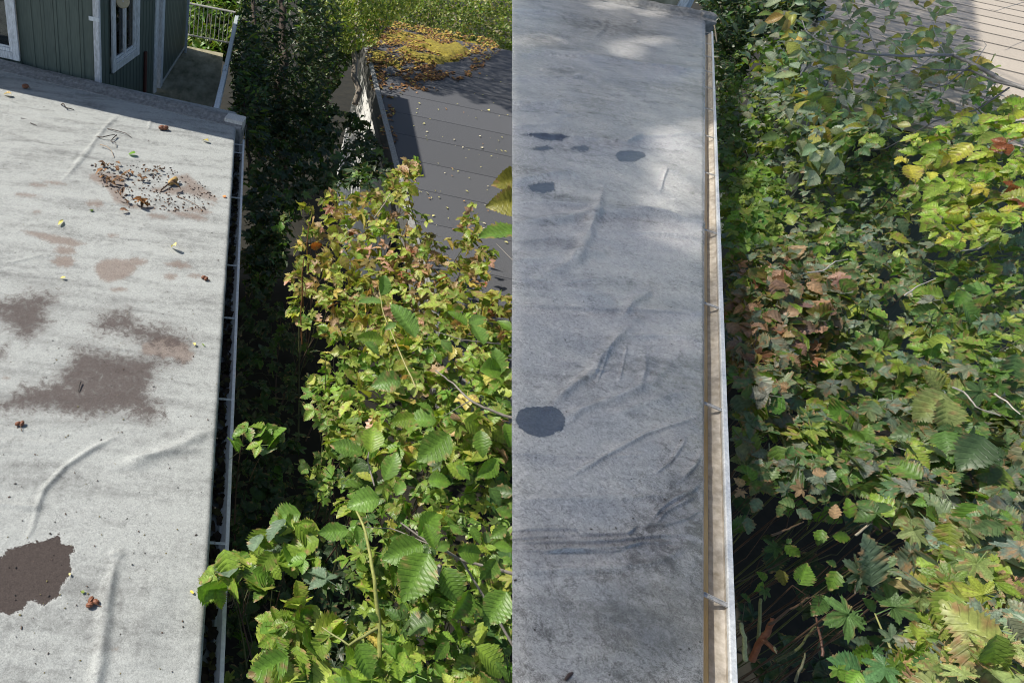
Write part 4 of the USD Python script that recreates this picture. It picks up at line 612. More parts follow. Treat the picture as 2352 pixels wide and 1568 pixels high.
for b_, t_, a_ in [((1150, 1180), (1205, 985), 0), ((1180, 1255), (950, 1215), .3), ((1465, 1570), (1270, 1235), 0), ((1290, 1435), (1185, 1485), .2), ((1180, 1600), (930, 1560), .1), ((1940, 1460), (1780, 1310), 0), ((1950, 1440), (2115, 1375), .2), ((2352, 1500), (2230, 1400), 0), ((2090, 1640), (2010, 1420), 0), ((1700, 1590), (1810, 1700), .1), ((2250, 1900), (2200, 1640), .1), ((1330, 1960), (1090, 1990), .45), ((1000, 1610), (1140, 1700), .1), ((2060, 1880), (2290, 1830), .1)]:
    big_leaf('al', z6(*b_), z6(*t_), 3.95 + .15 * rng.random(), 'alder', np.asarray(pick([(3, G1), (2, (.09, .17, .04)), (1.2, G2)])[1]), a_)
for b_, t_ in [((1210, 535), (1105, 530)), ((1210, 462), (1135, 467)), ((1215, 410), (1140, 418))]: big_leaf('al', b_, t_, 4.25, 'alder', (.10, .19, .035) if b_[1] > 500 else OL, .2)
tw = PLANTS['al']['tubes']; bark = (.30, .27, .24)
def twig(m, pts, z, r0, r1, col=bark, wig=.0): 
    P_ = np.array([at(x, y, z + dz) for x, y, dz in pts]); n = len(P_); tt = np.linspace(0, n - 1, (n - 1) * 4 + 1); Q_ = np.stack([np.interp(tt, np.arange(n), P_[:, k]) for k in range(3)], -1); Q_[1:-1] += rng.normal(size=Q_[1:-1].shape) * .0016; m.tube(Q_, np.linspace(r0, r1, len(Q_)), 6, col)
twig(tw, [(1200, 968, .0), (1120, 940, 0), (1080, 920, .0), (1040, 880, 0), (1000, 850, 0)], 4.0, .010, .004); twig(tw, [(1080, 920, 0), (1020, 955, 0)], 4.0, .004, .002)
twig(tw, [(1220, 1330, 0), (1140, 1305, 0), (1060, 1285, 0), (990, 1250, .02), (920, 1200, .03)], 4.0, .010, .004); twig(tw, [(990, 1250, .02), (900, 1213, .0), (840, 1210, 0)], 4.0, .004, .002); twig(tw, [(1220, 1550, -.3), (1060, 1285, 0), (955, 1220, .0)], 3.95, .008, .003)
twig(tw, [(955, 890, 0), (915, 800, .03), (880, 720, .05), (870, 660, .06)], 3.95, .006, .003, (.35, .33, .12)); twig(tw, [(860, 1115, 0), (845, 1060, .05), (850, 1020, .05)], 3.95, .005, .002); twig(tw, [(1200, 620, 0), (1140, 560, .02)], 3.9, .004, .002); twig(tw, [(1150, 790, 0), (1060, 780, .0), (1000, 760, 0)], 3.9, .005, .002)
tw.tube(np.array([at(1010, 1300, 3.95) + [0, 0, 0], [1.75, 2.2, 2.5], [1.8, 2.3, .9]]), [.012, .02, .028], 7, bark)
m_ = PLANTS['l']['tubes']; twig(m_, [(870, 1590, -.4), (872, 1450, -.2), (860, 1330, 0), (840, 1220, .08), (815, 1160, .1)], 3.75, .014, .006, (.34, .36, .10)); twig(m_, [(869, 1440, -.19), (800, 1480, -.2), (740, 1440, -.25)], 3.75, .009, .004, (.28, .30, .10))
m_ = PLANTS['d']['tubes']; twig(m_, [(860, 500, 0), (885, 465, .02), (895, 445, .04)], 3.7, .006, .003, (.45, .38, .28)); twig(m_, [(885, 465, 0), (905, 450, 0)], 3.72, .004, .002, (.45, .38, .28))
for k, x, y in (('f', 693, 640), ('f', 690, 720), ('b', 705, 560), ('g', 850, 640), ('e', 1045, 690), ('d', 930, 560)): PLANTS[k].setdefault('extra', []).append(MB()); twig(PLANTS[k]['extra'][-1], [(x + 4, y + 70, -.5), (x, y, -.2), (x + 5, y - 50, 0)], 3.3, .008, .004, (.22, .09, .03))
# low growth in the shade
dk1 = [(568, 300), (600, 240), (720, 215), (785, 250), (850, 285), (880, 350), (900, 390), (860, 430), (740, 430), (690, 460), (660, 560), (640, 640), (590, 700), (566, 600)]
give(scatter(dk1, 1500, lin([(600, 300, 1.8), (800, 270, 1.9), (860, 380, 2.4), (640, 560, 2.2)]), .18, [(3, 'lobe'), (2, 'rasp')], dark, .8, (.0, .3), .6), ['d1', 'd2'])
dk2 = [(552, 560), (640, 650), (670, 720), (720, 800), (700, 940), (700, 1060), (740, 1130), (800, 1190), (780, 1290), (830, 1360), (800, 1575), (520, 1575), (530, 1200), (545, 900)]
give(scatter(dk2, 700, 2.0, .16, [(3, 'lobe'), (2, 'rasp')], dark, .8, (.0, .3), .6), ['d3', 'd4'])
# ---- right thicket
RPL = [('ra', 'bramble_shrub', 'bright green bramble nestled against the upper part of the cleaned gutter', (1700, 440)), ('rt', 'bramble_shrub', 'distant blue-green shrub beside the far end of the cleaned gutter', (1690, 240)), ('rc', 'bramble_shrub', 'mixed green shrub below the overhanging alder branch', (1840, 420)), ('rb', 'bramble_shrub', 'bramble with reddish browned leaves beside the middle of the cleaned gutter', (1730, 610)), ('rd', 'bramble_shrub', 'light green bramble under the bare end of the alder limb', (2060, 440)),
       ('re', 'bramble_shrub', 'vivid yellow-green bramble with feathered leaves at the right picture edge', (2270, 380)), ('rf', 'bramble_shrub', 'orange-tipped bramble left of the yellow feathered leaves', (1930, 560)), ('rg', 'bramble_shrub', 'green bramble crossed by a pale dead twig, right of the middle', (2140, 620)), ('rh', 'bramble_shrub', 'bramble with large curled brown-edged leaves at right edge', (2310, 680)), ('ri', 'bramble_shrub', 'dull grey-green bramble leaning over the gutter lip, below the reddish one', (1730, 850)),
       ('rj', 'bramble_shrub', 'dark green bramble in the hollow at the middle of the right thicket', (1900, 800)), ('rk', 'bramble_shrub', 'green bramble with pale three-part leaves, right of the hollow', (2130, 860)), ('rl', 'bramble_shrub', 'bramble carrying one big round dark leaf at the right edge', (2290, 1010)), ('rm', 'bramble_shrub', 'bramble just above the black hollow near the wet gutter', (1830, 1080)), ('rn', 'bramble_shrub', 'brown-spotted bramble between the hollow and big hand-shaped leaf', (2040, 1090)),
       ('rq', 'bramble_shrub', 'rusty-edged bramble at the lower right edge', (2240, 1260)), ('rs', 'bramble_shrub', 'pale green bramble closest to the window in the bottom right corner', (2270, 1470))]
for k, nme, lab, px in RPL: plant(k, nme, lab, 'shrub', px, 4.3, canes=2)
plant('ro', 'bramble_shoot', 'dark leafy shoot over the black hollow beside the gutter', 'shoot', (1780, 1250), 4.2, canes=1); plant('rp', 'maple_seedling', 'seedling with large hand-shaped leaves over the black hollow', 'seedling', (2000, 1310), 4.5, canes=1); plant('rr', 'bramble_shoot', 'blue-green leafy shoot at the bottom edge right of the black hollow', 'shoot', (2060, 1470), 4.5, canes=1)
plant('ra_', 'alder_branch', 'grey-green alder branch reaching in from the right before the tan roof', 'branch', (2050, 130), 5.0, canes=0)
keysR = [q_[0] for q_ in RPL]
zR = lin([(1680, 560, 4.35), (1690, 900, 4.45), (1720, 1080, 4.35), (2000, 560, 4.5), (2300, 480, 4.85), (1900, 850, 4.25), (2100, 860, 4.55), (2300, 900, 4.75), (1900, 1080, 4.4), (2100, 1100, 4.55), (2300, 1250, 4.8), (2250, 1480, 4.95), (2050, 1500, 4.65), (1750, 300, 4.1), (1900, 330, 4.3)])
tmix = [(2.5, (.10, .20, .035)), (2.5, (.09, .165, .06)), (2, (.14, .20, .13)), (1.6, G2), (1., (.22, .31, .05))]; browned = [(2.4, (.14, .19, .13)), (2, (.12, .18, .085)), (1.5, PK), (1.2, OL), (1.2, G1), (.5, (.20, .105, .06)), (.9, (.26, .18, .13))]; lush = [(3, (.10, .20, .035)), (2.5, (.085, .165, .06)), (1.4, G2), (1, G3), (1, (.14, .20, .13))]; pale = [(2.5, (.19, .27, .09)), (2, G2), (1.5, (.15, .21, .14)), (1, YG), (.5, PK)]
topP = [(1655, 330), (1650, 200), (1690, 110), (1760, 90), (1900, 120), (2000, 300), (2120, 400), (2000, 560), (1850, 580), (1665, 570)]
give(scatter([(1650, 90), (1770, 85), (1790, 560), (1668, 570)], 520, lambda x, y: 4.05, .13, kR, lush, .6, (.0, .35), .6, .3), ['ra', 'rt'])
give(scatter(topP, 1100, zR, .12, kR, tmix, .7, (.05, .5), .6, .3), ['ra', 'rt', 'rc', 'rf'])
give(scatter([(1740, 90), (1900, 80), (2010, 200), (2220, 330), (2120, 430), (1850, 420), (1700, 250)], 620, lambda x, y: 4.25, .15, kR, tmix, .7, (.05, .5), .6, .3), ['rc', 'rt', 'rd'])
give(scatter([(1655, 420), (1740, 360), (1800, 420), (1780, 560), (1668, 575)], 170, zR, .13, [(3, 'lobe'), (2, 'rasp')], [(3, (.13, .25, .03)), (2, G2), (1, G1)], .3, (0, .2), .4, .2), ['ra'])
rP1 = [(1662, 560), (1850, 540), (2000, 480), (2352, 330), (2380, 330), (2380, 1000), (2100, 1010), (1980, 930), (1900, 880), (1680, 880)]
give(scatter(rP1, 1250, zR, .13, kR, tmix, .6, (.1, .6), .5, .3, surf=.6), keysR)
give(scatter([(1668, 590), (1800, 560), (1960, 620), (1940, 760), (1850, 900), (1690, 880)], 340, lambda x, y: zR(x, y) + .03, .13, [(2, 'rasp'), (2, 'single'), (1.5, 'lobe')], browned, .3, (.3, .8), .55, .35, surf=.7), ['rb', 'ri', 'rj'])
rP2 = [(1690, 860), (1900, 880), (2100, 980), (2380, 960), (2380, 1230), (2150, 1210), (2020, 1210), (1960, 1120), (1880, 1130), (1840, 1060), (1790, 1130), (1720, 1130), (1700, 1000)]
give(scatter(rP2, 480, zR, .135, [(3, 'single'), (3, 'rasp'), (2, 'lobe')], browned[:2] + lush, .5, (.15, .6), .5, .3, surf=.6), keysR)
rP3 = [(2090, 1200), (2380, 1190), (2380, 1590), (2000, 1590), (2060, 1500), (2100, 1440), (2090, 1330)]
give(scatter(rP3, 210, zR, .14, [(3, 'single'), (1, 'rasp'), (3, 'lobe')], pale, .4, (.2, .65), .45, .3, surf=.7), ['rq', 'rs'])
give(scatter([(2060, 330), (2352, 210), (2380, 210), (2380, 520), (2200, 560), (2080, 480)], 150, lambda x, y: 4.95 + .0004 * (x - 2200), .17, [(4, 'rasp'), (3, 'single')], [(4, (.22, .33, .035)), (1.3, (.33, .35, .04)), (2.5, G2), (.15, RD)], .35, (.1, .55), .45, .35, grow=2.9, surf=.6), ['re', 're', 'rd'])
def cluster(key, pts, z, pal, size, kinds, age, tilt=.35):
    for (bx, by), (ex, ey) in pts: big_leaf(key, (bx, by), (ex, ey), z + rng.normal() * .03, pick(kinds)[1], np.asarray(pick(pal)[1]) * (.85 + .3 * rng.random()), rng.uniform(*age), rng.normal(size=3) * tilt, -.05, size * .95, .12)
z7 = zoomed(1607.8, 995.4, .3651)
cluster('rp', [(z7(1080, 960), z7(1070, 640)), (z7(1090, 930), z7(1230, 760)), (z7(1060, 940), z7(900, 790)), (z7(1080, 950), z7(1280, 930)), (z7(1060, 990), z7(985, 960)), (z7(1090, 1000), z7(1190, 1010))], 4.62, [(2, (.11, .17, .075)), (2, GG)], 1.05, [(3, 'lobe'), (1, 'single')], (.2, .5), .2)
cluster('rp', [(z7(1010, 1110), z7(790, 1190)), (z7(1120, 1130), z7(1400, 1010)), (z7(1100, 1110), z7(1040, 1040)), (z7(1020, 1130), z7(930, 1220))], 4.60, [(2, (.10, .19, .06)), (1, GG)], 1.15, [(2, 'lobe'), (1, 'single')], (.1, .4), .2)
cluster('ro', [(z7(530, 700), z7(640, 780)), (z7(520, 700), z7(400, 740)), (z7(540, 690), z7(580, 660)), (z7(420, 920), z7(360, 870)), (z7(400, 930), z7(350, 1000)), (z7(410, 940), z7(410, 1060)), (z7(500, 850), z7(530, 960)), (z7(620, 950), z7(700, 820)), (z7(640, 940), z7(600, 910)), (z7(860, 860), z7(820, 990)), (z7(860, 830), z7(800, 800)), (z7(250, 1010), z7(330, 1060)), (z7(770, 600), z7(740, 700)), (z7(830, 640), z7(960, 660)), (z7(780, 1010), z7(720, 1150))], 4.3, [(3, G1), (2, G3), (1, OL)], 1.0, [(3, 'single'), (1, 'lobe')], (.05, .35), .35)
cluster('rm', [(z7(520, 440), z7(490, 530)), (z7(600, 470), z7(720, 540)), (z7(600, 440), z7(500, 430)), (z7(650, 400), z7(750, 430)), (z7(700, 250), z7(810, 240)), (z7(680, 360), z7(560, 330)), (z7(840, 540), z7(860, 440)), (z7(800, 460), z7(770, 370)), (z7(560, 400), z7(500, 290)), (z7(720, 330), z7(800, 340)), (z7(340, 240), z7(390, 150)), (z7(330, 250), z7(220, 220)), (z7(340, 300), z7(300, 200)), (z7(430, 300), z7(490, 200)), (z7(280, 330), z7(215, 280)), (z7(280, 340), z7(220, 400)), (z7(370, 400), z7(330, 500)), (z7(300, 520), z7(310, 640)), (z7(940, 540), z7(940, 400)), (z7(980, 560), z7(1030, 480))], 4.42, [(2, (.12, .19, .07)), (2, GG), (2, G1), (1, PK)], .95, [(4, 'single'), (1, 'lobe')], (.15, .6), .3)
cluster('rr', [(z7(1060, 1330), z7(970, 1300)), (z7(1090, 1340), z7(1160, 1390)), (z7(1070, 1350), z7(980, 1430)), (z7(1200, 1330), z7(1210, 1200)), (z7(1230, 1400), z7(1240, 1560)), (z7(1210, 1420), z7(1060, 1540)), (z7(1000, 1480), z7(860, 1420)), (z7(1000, 1500), z7(930, 1600)), (z7(1250, 1330), z7(1380, 1330)), (z7(1400, 1560), z7(1530, 1390)), (z7(1420, 1400), z7(1350, 1500)), (z7(850, 1440), z7(900, 1560))], 4.62, [(3, (.07, .16, .06)), (2, G1), (1, GG)], 1.2, [(3, 'single'), (2, 'lobe')], (.0, .25), .3)
cluster('rl', [((2265, 1000), (2215, 1075))], 4.8, [(1, (.07, .12, .055))], .95, [(1, 'single')], (.0, .1), .1)
cluster('rk', [((2165, 905), (2120, 960)), ((2180, 900), (2240, 880)), ((2160, 890), (2130, 850)), ((2170, 920), (2190, 990))], 4.7, [(1, (.22, .27, .10))], 1.2, [(1, 'single')], (.2, .5), .15)
give(scatter([(1770, 40), (2240, 130), (2352, 240), (2352, 340), (2150, 350), (1850, 340), (1740, 200)], 420, lambda x, y: 4.9, .14, kR, tmix, .5, (.0, .4), .6, .3), ['rc', 'rd', 're'])
# alder branch at the upper right
z4 = zoomed(1607.8, 0, .3164)
tr = PLANTS['ra_']['tubes']
def br(pts, z, r0, r1, col=(.26, .25, .24)): twig(tr, [(*z4(x, y), dz) for x, y, dz in pts], z, r0, r1, col)
AZ = 5.05
br([(2500, 690, 0), (2352, 640, 0), (2200, 590, 0), (2080, 520, 0), (1950, 450, 0), (1830, 400, 0), (1700, 400, 0), (1500, 410, 0), (1300, 400, .02), (1150, 380, .02), (960, 340, .02), (850, 290, .02), (770, 230, .02), (740, 150, .02)], AZ, .028, .005)
br([(2352, 640, 0), (2170, 600, -.02), (1960, 510, -.04), (1800, 510, -.06), (1620, 500, -.06), (1420, 470, -.08), (1250, 500, -.1)], AZ, .016, .004); br([(1960, 480, 0), (1800, 610, -.1), (1700, 640, -.12), (1560, 620, -.14), (1400, 640, -.16)], AZ, .009, .003, (.12, .11, .10)); br([(1780, 400, 0), (1700, 230, .05), (1690, 160, .05)], AZ, .006, .002)
br([(960, 340, .02), (900, 200, .05), (740, 120, .05)], AZ, .006, .002); br([(1300, 400, 0), (1220, 220, .05), (1080, 120, .08), (1040, 0, .1)], AZ, .007, .003); br([(2240, 640, -.05), (2130, 720, -.1), (2000, 800, -.2), (1700, 880, -.25), (1550, 970, -.25), (1350, 1080, -.3), (1230, 1090, -.3)], AZ, .012, .004, (.10, .09, .08))
br([(1500, 410, 0), (1380, 300, .03), (1230, 210, .05)], AZ, .006, .002); br([(1700, 400, 0), (1600, 480, -.03), (1450, 560, -.06), (1300, 620, -.1), (1130, 700, -.12)], AZ, .006, .002); br([(2500, 10, 0), (2340, 20, 0), (2150, 80, 0), (2100, 65, 0)], AZ + .1, .008, .002); br([(2000, 450, 0), (2080, 330, .03), (2050, 290, .04)], AZ, .006, .002); br([(1820, 420, 0), (1790, 620, -.1), (1720, 760, -.15)], AZ, .004, .002, (.08, .07, .06)); br([(1990, 470, 0), (1930, 560, -.05), (1910, 680, -.1)], AZ, .004, .002, (.08, .07, .06))
alP = [(1740, -20), (2180, -20), (2200, 70), (2290, 130), (2290, 200), (2180, 200), (2120, 260), (2040, 330), (1960, 360), (1880, 390), (1830, 330), (1800, 200), (1745, 110)]
PLANTS['ra_']['leaves'] += scatter(alP, 430, lambda x, y: AZ - .02 - max(0, y - 140) * .0012, .175, [(1, 'alder')], [(3.5, (.20, .28, .18)), (2, (.17, .26, .13)), (1.8, (.28, .29, .06)), (1, (.15, .20, .05)), (.3, (.27, .22, .05))], .35, (.0, .35), .6, .3, surf=.5)
PLANTS['ra_']['leaves'] += scatter([(1700, -20), (1960, -20), (1900, 120), (1960, 300), (1850, 360), (1760, 200)], 150, lambda x, y: AZ - .3, .17, [(1, 'alder')], [(3, (.17, .24, .17)), (1, OL), (1, G1)], .4, (.0, .3), .6, .3)
PLANTS['ra_']['leaves'] += scatter([(2060, 190), (2200, 190), (2352, 220), (2352, 330), (2100, 330)], 35, lambda x, y: AZ - .25, .18, [(1, 'alder')], [(2, (.12, .18, .10)), (1, OL)], .3, (.0, .3))
for b_, t_ in [((890, 1120), (785, 1165)), ((970, 1080), (890, 1190)), ((830, 1240), (755, 1305)), ((860, 1230), (780, 1360)), ((1035, 1140), (945, 1270))]: big_leaf('ra_', z4(*b_), z4(*t_), 4.98, 'alder', (.20, .25, .17), .0, (.5, -.2, -.3), w=.62)
for b_, t_, z_ in [((850, 1500), (860, 1480), 4.6)]: pass
# canes, dead twigs and cut stubs in the black hollow
def stick(name, label, cat, pts, z, r0, r1, col, group=None):
    t = thing(name, label, cat, group); m = MB(); twig(m, pts, z, r0, r1, col); m.done(t, 'stem', 'cane', True); return t
t = stick('broken_branch', 'forked reddish-brown broken branch standing in the black hollow', 'branch', [(*z7(330, 1420), -.35), (*z7(385, 1300), -.05), (*z7(430, 1240), .0), (*z7(460, 1165), .06)], 4.15, .016, .011, (.33, .12, .06)); m = MB(); twig(m, [(*z7(395, 1290), -.03), (*z7(430, 1320), -.03), (*z7(480, 1370), -.02)], 4.15, .011, .009, (.33, .13, .06)); m.done(t, 'fork', 'cane', True); m = MB(); twig(m, [(*z7(468, 1345), -.02), (*z7(482, 1380), -.0)], 4.15, .006, .002, (.75, .68, .40)); m.done(t, 'splintered_end', 'cane', True)
stick('cut_cane', 'short pale green cut cane right beside the lower gutter lip', 'cane', [(*z7(285, 1420), -.3), (*z7(280, 1300), -.1), (*z7(260, 1195), .1)], 4.3, .010, .007, (.55, .58, .30)); stick('cut_cane', 'greenish cut cane between gutter lip and broken reddish branch', 'cane', [(*z7(360, 1350), -.3), (*z7(375, 1180), -.1), (*z7(382, 1040), .05)], 4.2, .008, .006, (.30, .33, .15))
for lab, pts, col in [('thin brown arching cane rising from the broken branch', [(430, 1200), (560, 1110), (690, 1020)], (.16, .09, .05)), ('mossy curved cane low in the black hollow', [(480, 1430), (620, 1350), (720, 1220), (740, 1210)], (.10, .11, .04)), ('pale dead twig below the spotted leaves over the black hollow', [(980, 640), (1070, 570), (1150, 545)], (.42, .38, .30)), ('brown twig running right of the hand-shaped leaves', [(1270, 790), (1380, 760), (1500, 755), (1640, 800)], (.30, .20, .13)), ('reddish vertical cane in the middle of the black hollow', [(770, 1400), (760, 1290), (730, 1160), (690, 1060)], (.14, .07, .05)), ('straight thin cane crossing above the hollow leaves', [(450, 640), (560, 600), (650, 555)], (.20, .13, .08)), ('pale green cane carrying the lowest blue-green shoot', [(1220, 1400), (1160, 1260), (1100, 1130)], (.40, .42, .16)), ('fine dark cane near the bottom of the black hollow', [(600, 1560), (650, 1440), (660, 1380)], (.2, .2, .12))]:
    stick('cane', lab, 'cane', [(*z7(x, y), .02 * math.sin(i * 2)) for i, (x, y) in enumerate(pts)], 4.22 if 'hand' not in lab else 4.5, .006, .003, col)
m6 = zoomed(1607.8, 459.4, .3537)
for lab, pts in [('pale dead twig across the middle of the right thicket', [(700, 470), (800, 460), (880, 400), (960, 385)]), ('pale bent dead twig right of the middle twig', [(1330, 620), (1410, 560), (1530, 510)]), ('white dead twig below the big round dark leaf', [(1640, 1215), (1720, 1250), (1790, 1340), (1950, 1400)]), ('white dead twig at the right edge under the round leaf', [(1910, 1255), (1990, 1310), (2080, 1390)]), ('thin pale dead twig near the feathered yellow leaves', [(1690, 330), (1800, 320), (1900, 260), (1970, 180)])]:
    stick('dead_twig', lab, 'twig', [(*m6(x, y), .05) for x, y in pts], 4.72, .005, .0025, (.62, .56, .48))
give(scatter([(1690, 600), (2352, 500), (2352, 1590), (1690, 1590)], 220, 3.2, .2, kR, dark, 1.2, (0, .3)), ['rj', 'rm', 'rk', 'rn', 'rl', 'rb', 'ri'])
build_plants()
# ------------------------------------------------------------------ trees behind
WALLUV = Polygon([(nleft(y) - .14 - S[0] / S[2] * z, y - S[1] / S[2] * z) for y, z in ((12.6, .2), (16.4, .2), (16.4, 1.75), (12.6, 1.75))])
def tree(name, label, poly, d0, thick, n, size, kinds, pal, trunk, tilt=.9, droop=.3, grow=None, back=0, extra=None):
    t = thing(name, label, 'tree'); L = scatter(poly, n, lambda x, y: d0 + .35 * math.sin(x * .05) * math.sin(y * .06 + 1), size, kinds, pal, thick, (0, .2), tilt, droop, grow, depthmode=True, surf=.3)
    L = [l for l in L if not (WALLUV.contains(Point(l.p[0] - S[0] / S[2] * l.p[2], l.p[1] - S[1] / S[2] * l.p[2])) and rng.random() < .8)]
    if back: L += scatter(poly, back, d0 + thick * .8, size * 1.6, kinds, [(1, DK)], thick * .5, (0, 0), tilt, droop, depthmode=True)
    m = MB()
    for l in L: m.add(*leaf_mesh(l)[:3])
    m.done(t, 'crown', 'leaf', True); m = MB()
    for (x, y), (x2, y2), r_, col in trunk:
        a, b = at_depth(x, y, d0 + thick * .45), at_depth(x2, y2, d0 + thick * .45); k = np.linspace(0, 1, 9)[:, None]; P_ = b + (a - b) * k; P_[1:-1] += rng.normal(size=(7, 3)) * r_ * .6; m.tube(P_, np.linspace(r_, r_ * .55, 9), 7, col)
    m.done(t, 'trunk', 'bark', True); return t
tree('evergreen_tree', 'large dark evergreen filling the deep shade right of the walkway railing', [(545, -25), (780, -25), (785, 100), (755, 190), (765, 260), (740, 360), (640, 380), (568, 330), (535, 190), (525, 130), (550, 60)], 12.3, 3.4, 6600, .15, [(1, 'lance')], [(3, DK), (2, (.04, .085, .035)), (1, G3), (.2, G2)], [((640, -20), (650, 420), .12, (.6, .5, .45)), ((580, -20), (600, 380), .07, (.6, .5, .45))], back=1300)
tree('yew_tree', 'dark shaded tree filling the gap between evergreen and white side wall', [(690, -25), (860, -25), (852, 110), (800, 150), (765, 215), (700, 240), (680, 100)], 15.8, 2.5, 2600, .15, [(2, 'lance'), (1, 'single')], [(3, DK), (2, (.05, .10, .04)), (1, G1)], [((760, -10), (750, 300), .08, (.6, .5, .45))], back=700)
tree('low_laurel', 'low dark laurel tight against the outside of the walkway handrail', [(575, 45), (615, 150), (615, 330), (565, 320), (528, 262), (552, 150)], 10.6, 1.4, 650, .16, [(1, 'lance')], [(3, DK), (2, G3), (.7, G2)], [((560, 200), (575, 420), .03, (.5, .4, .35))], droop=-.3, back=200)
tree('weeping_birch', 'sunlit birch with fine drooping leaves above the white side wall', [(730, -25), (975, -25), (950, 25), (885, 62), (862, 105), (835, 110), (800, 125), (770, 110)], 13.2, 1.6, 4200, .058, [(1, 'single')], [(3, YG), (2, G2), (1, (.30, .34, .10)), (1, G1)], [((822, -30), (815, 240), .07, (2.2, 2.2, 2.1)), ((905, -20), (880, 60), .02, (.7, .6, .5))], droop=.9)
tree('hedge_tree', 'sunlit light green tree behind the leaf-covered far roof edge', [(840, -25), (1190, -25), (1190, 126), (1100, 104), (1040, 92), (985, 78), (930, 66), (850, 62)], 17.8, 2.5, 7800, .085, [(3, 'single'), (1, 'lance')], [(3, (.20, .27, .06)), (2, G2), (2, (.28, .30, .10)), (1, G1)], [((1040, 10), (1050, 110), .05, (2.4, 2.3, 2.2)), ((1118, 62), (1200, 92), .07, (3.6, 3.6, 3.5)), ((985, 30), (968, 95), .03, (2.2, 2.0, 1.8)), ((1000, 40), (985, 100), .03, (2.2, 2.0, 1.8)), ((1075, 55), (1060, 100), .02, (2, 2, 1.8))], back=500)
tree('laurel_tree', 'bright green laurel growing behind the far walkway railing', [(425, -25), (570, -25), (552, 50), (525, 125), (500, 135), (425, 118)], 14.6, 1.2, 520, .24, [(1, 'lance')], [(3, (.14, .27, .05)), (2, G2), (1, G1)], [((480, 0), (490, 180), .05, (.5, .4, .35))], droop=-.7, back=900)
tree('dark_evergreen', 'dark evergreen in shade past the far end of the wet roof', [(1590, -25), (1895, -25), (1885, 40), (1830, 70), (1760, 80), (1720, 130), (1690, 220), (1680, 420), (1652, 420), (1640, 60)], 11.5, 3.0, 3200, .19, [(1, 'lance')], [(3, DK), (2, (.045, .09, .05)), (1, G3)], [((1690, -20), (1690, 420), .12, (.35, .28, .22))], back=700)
# ------------------------------------------------------------------ tall trees out of the picture, on the sun side, shading the wet roof and its thicket
def shade_tree(label, outlines, lai, zc, holes, base, SZ=.085):
    """a tall tree: each leaf hangs on the sun's line to a point it shades; leaves are spread evenly through the crown"""
    t = thing('shade_tree', label, 'tree'); la = .36 * SZ * SZ; uv = lambda p: (p[0] - S[0] / S[2] * p[2], p[1] - S[1] / S[2] * p[2]); C_ = []
    leaf = np.array([[0, -.5, 0], [.34, 0, .06], [0, .5, 0], [-.34, 0, .06]])
    for pts, z in outlines:
        P_ = Polygon([uv(at(x, y, z)) for x, y in pts]).buffer(.02); x0, y0, x1, y1 = P_.bounds; cell = math.sqrt(la / (S[2] * lai))
        gx, gy = np.meshgrid(np.arange(x0, x1, cell), np.arange(y0, y1, cell)); u_ = gx.ravel() + rng.random(gx.size) * cell * 1.3; v_ = gy.ravel() + rng.random(gx.size) * cell * 1.3; ok_ = shapely.contains_xy(P_, u_, v_)
        for h, keep in holes: ok_ &= ~(shapely.contains_xy(Polygon([uv(at(x, y, RZ)) for x, y in h]), u_, v_) & (rng.random(len(u_)) > keep))
        u_, v_ = u_[ok_], v_[ok_]; zz = zc + 4.5 * rng.random(len(u_)); C_.append(np.stack([u_ + S[0] / S[2] * zz, v_ + S[1] / S[2] * zz, zz], -1))
    C_ = np.vstack(C_); n = len(C_); nn = S + rng.normal(size=(n, 3)) * .5; nn /= np.linalg.norm(nn, axis=1, keepdims=True); y = rng.normal(size=(n, 3)); y -= (y * nn).sum(1, keepdims=True) * nn; y /= np.linalg.norm(y, axis=1, keepdims=True); x = np.cross(y, nn); k = SZ * (.7 + .6 * rng.random((n, 1, 1)))
    V_ = C_[:, None] + k * (leaf[None, :, :1] * x[:, None] + leaf[None, :, 1:2] * y[:, None] + leaf[None, :, 2:] * nn[:, None]); F_ = (np.arange(n) * 4)[:, None, None] + np.array([[0, 1, 2], [0, 2, 3]])
    put(t, 'crown', V_.reshape(-1, 3), F_.reshape(-1, 3), 'leaf', np.full((n * 4, 3), 1.) * G1, False); tm = MB()
    for k in range(6): e_ = C_[rng.integers(n)]; b_ = np.array([base[0], base[1], zc - 1.5 + rng.random()]); tm.tube([b_, (b_ + e_) / 2 + [0, 0, .5], e_], [.05, .03, .012], 6)
    tm.tube([[*base, .5], [base[0] + .1, base[1], zc * .5], [base[0], base[1], zc]], [.24, .18, .12], 9); tm.done(t, 'trunk', 'bark', True)
HOLES = [(ell(1437, 111, 42, 20), 0), (ell(1500, 93, 48, 10), 0), (ell(1495, 30, 36, 9), 0), (ell(1410, 12, 60, 10), 0), (ell(1235, 92, 70, 14), .3), ([(1505, 300), (1650, 262), (1650, 500), (1480, 480)], 0), (ell(1560, 530, 70, 26), .2), (ell(1598, 560, 32, 40), .1), (ell(1592, 775, 42, 40), .2), (ell(1520, 400, 18, 44), 0)]
shade_tree('tall tree beside the houses whose crown shades the wet roof', [([(1172, -45), (1640, -20), (1660, 300), (1660, 1590), (1176, 1590)], RZ)], 1.6, 15., HOLES, (-4.0, -3.5), .045)
shade_tree('airy tall tree whose crown dapples the right thicket', [([(1650, 60), (2200, 60), (2352, 300), (2380, 600), (2380, 1590), (1650, 1590)], 4.5)], .42, 16., [], (-3.0, -5.), .06)
shade_tree('tall birch whose crown shades the far right of the dark roof', [([(905, 185), (960, 165), (1040, 140), (1180, 112), (1180, 262), (1130, 235), (1090, 240), (1050, 212), (1010, 222), (960, 205)], NZ)], 1.5, 8.2, [], (6.5, 24.), .11)
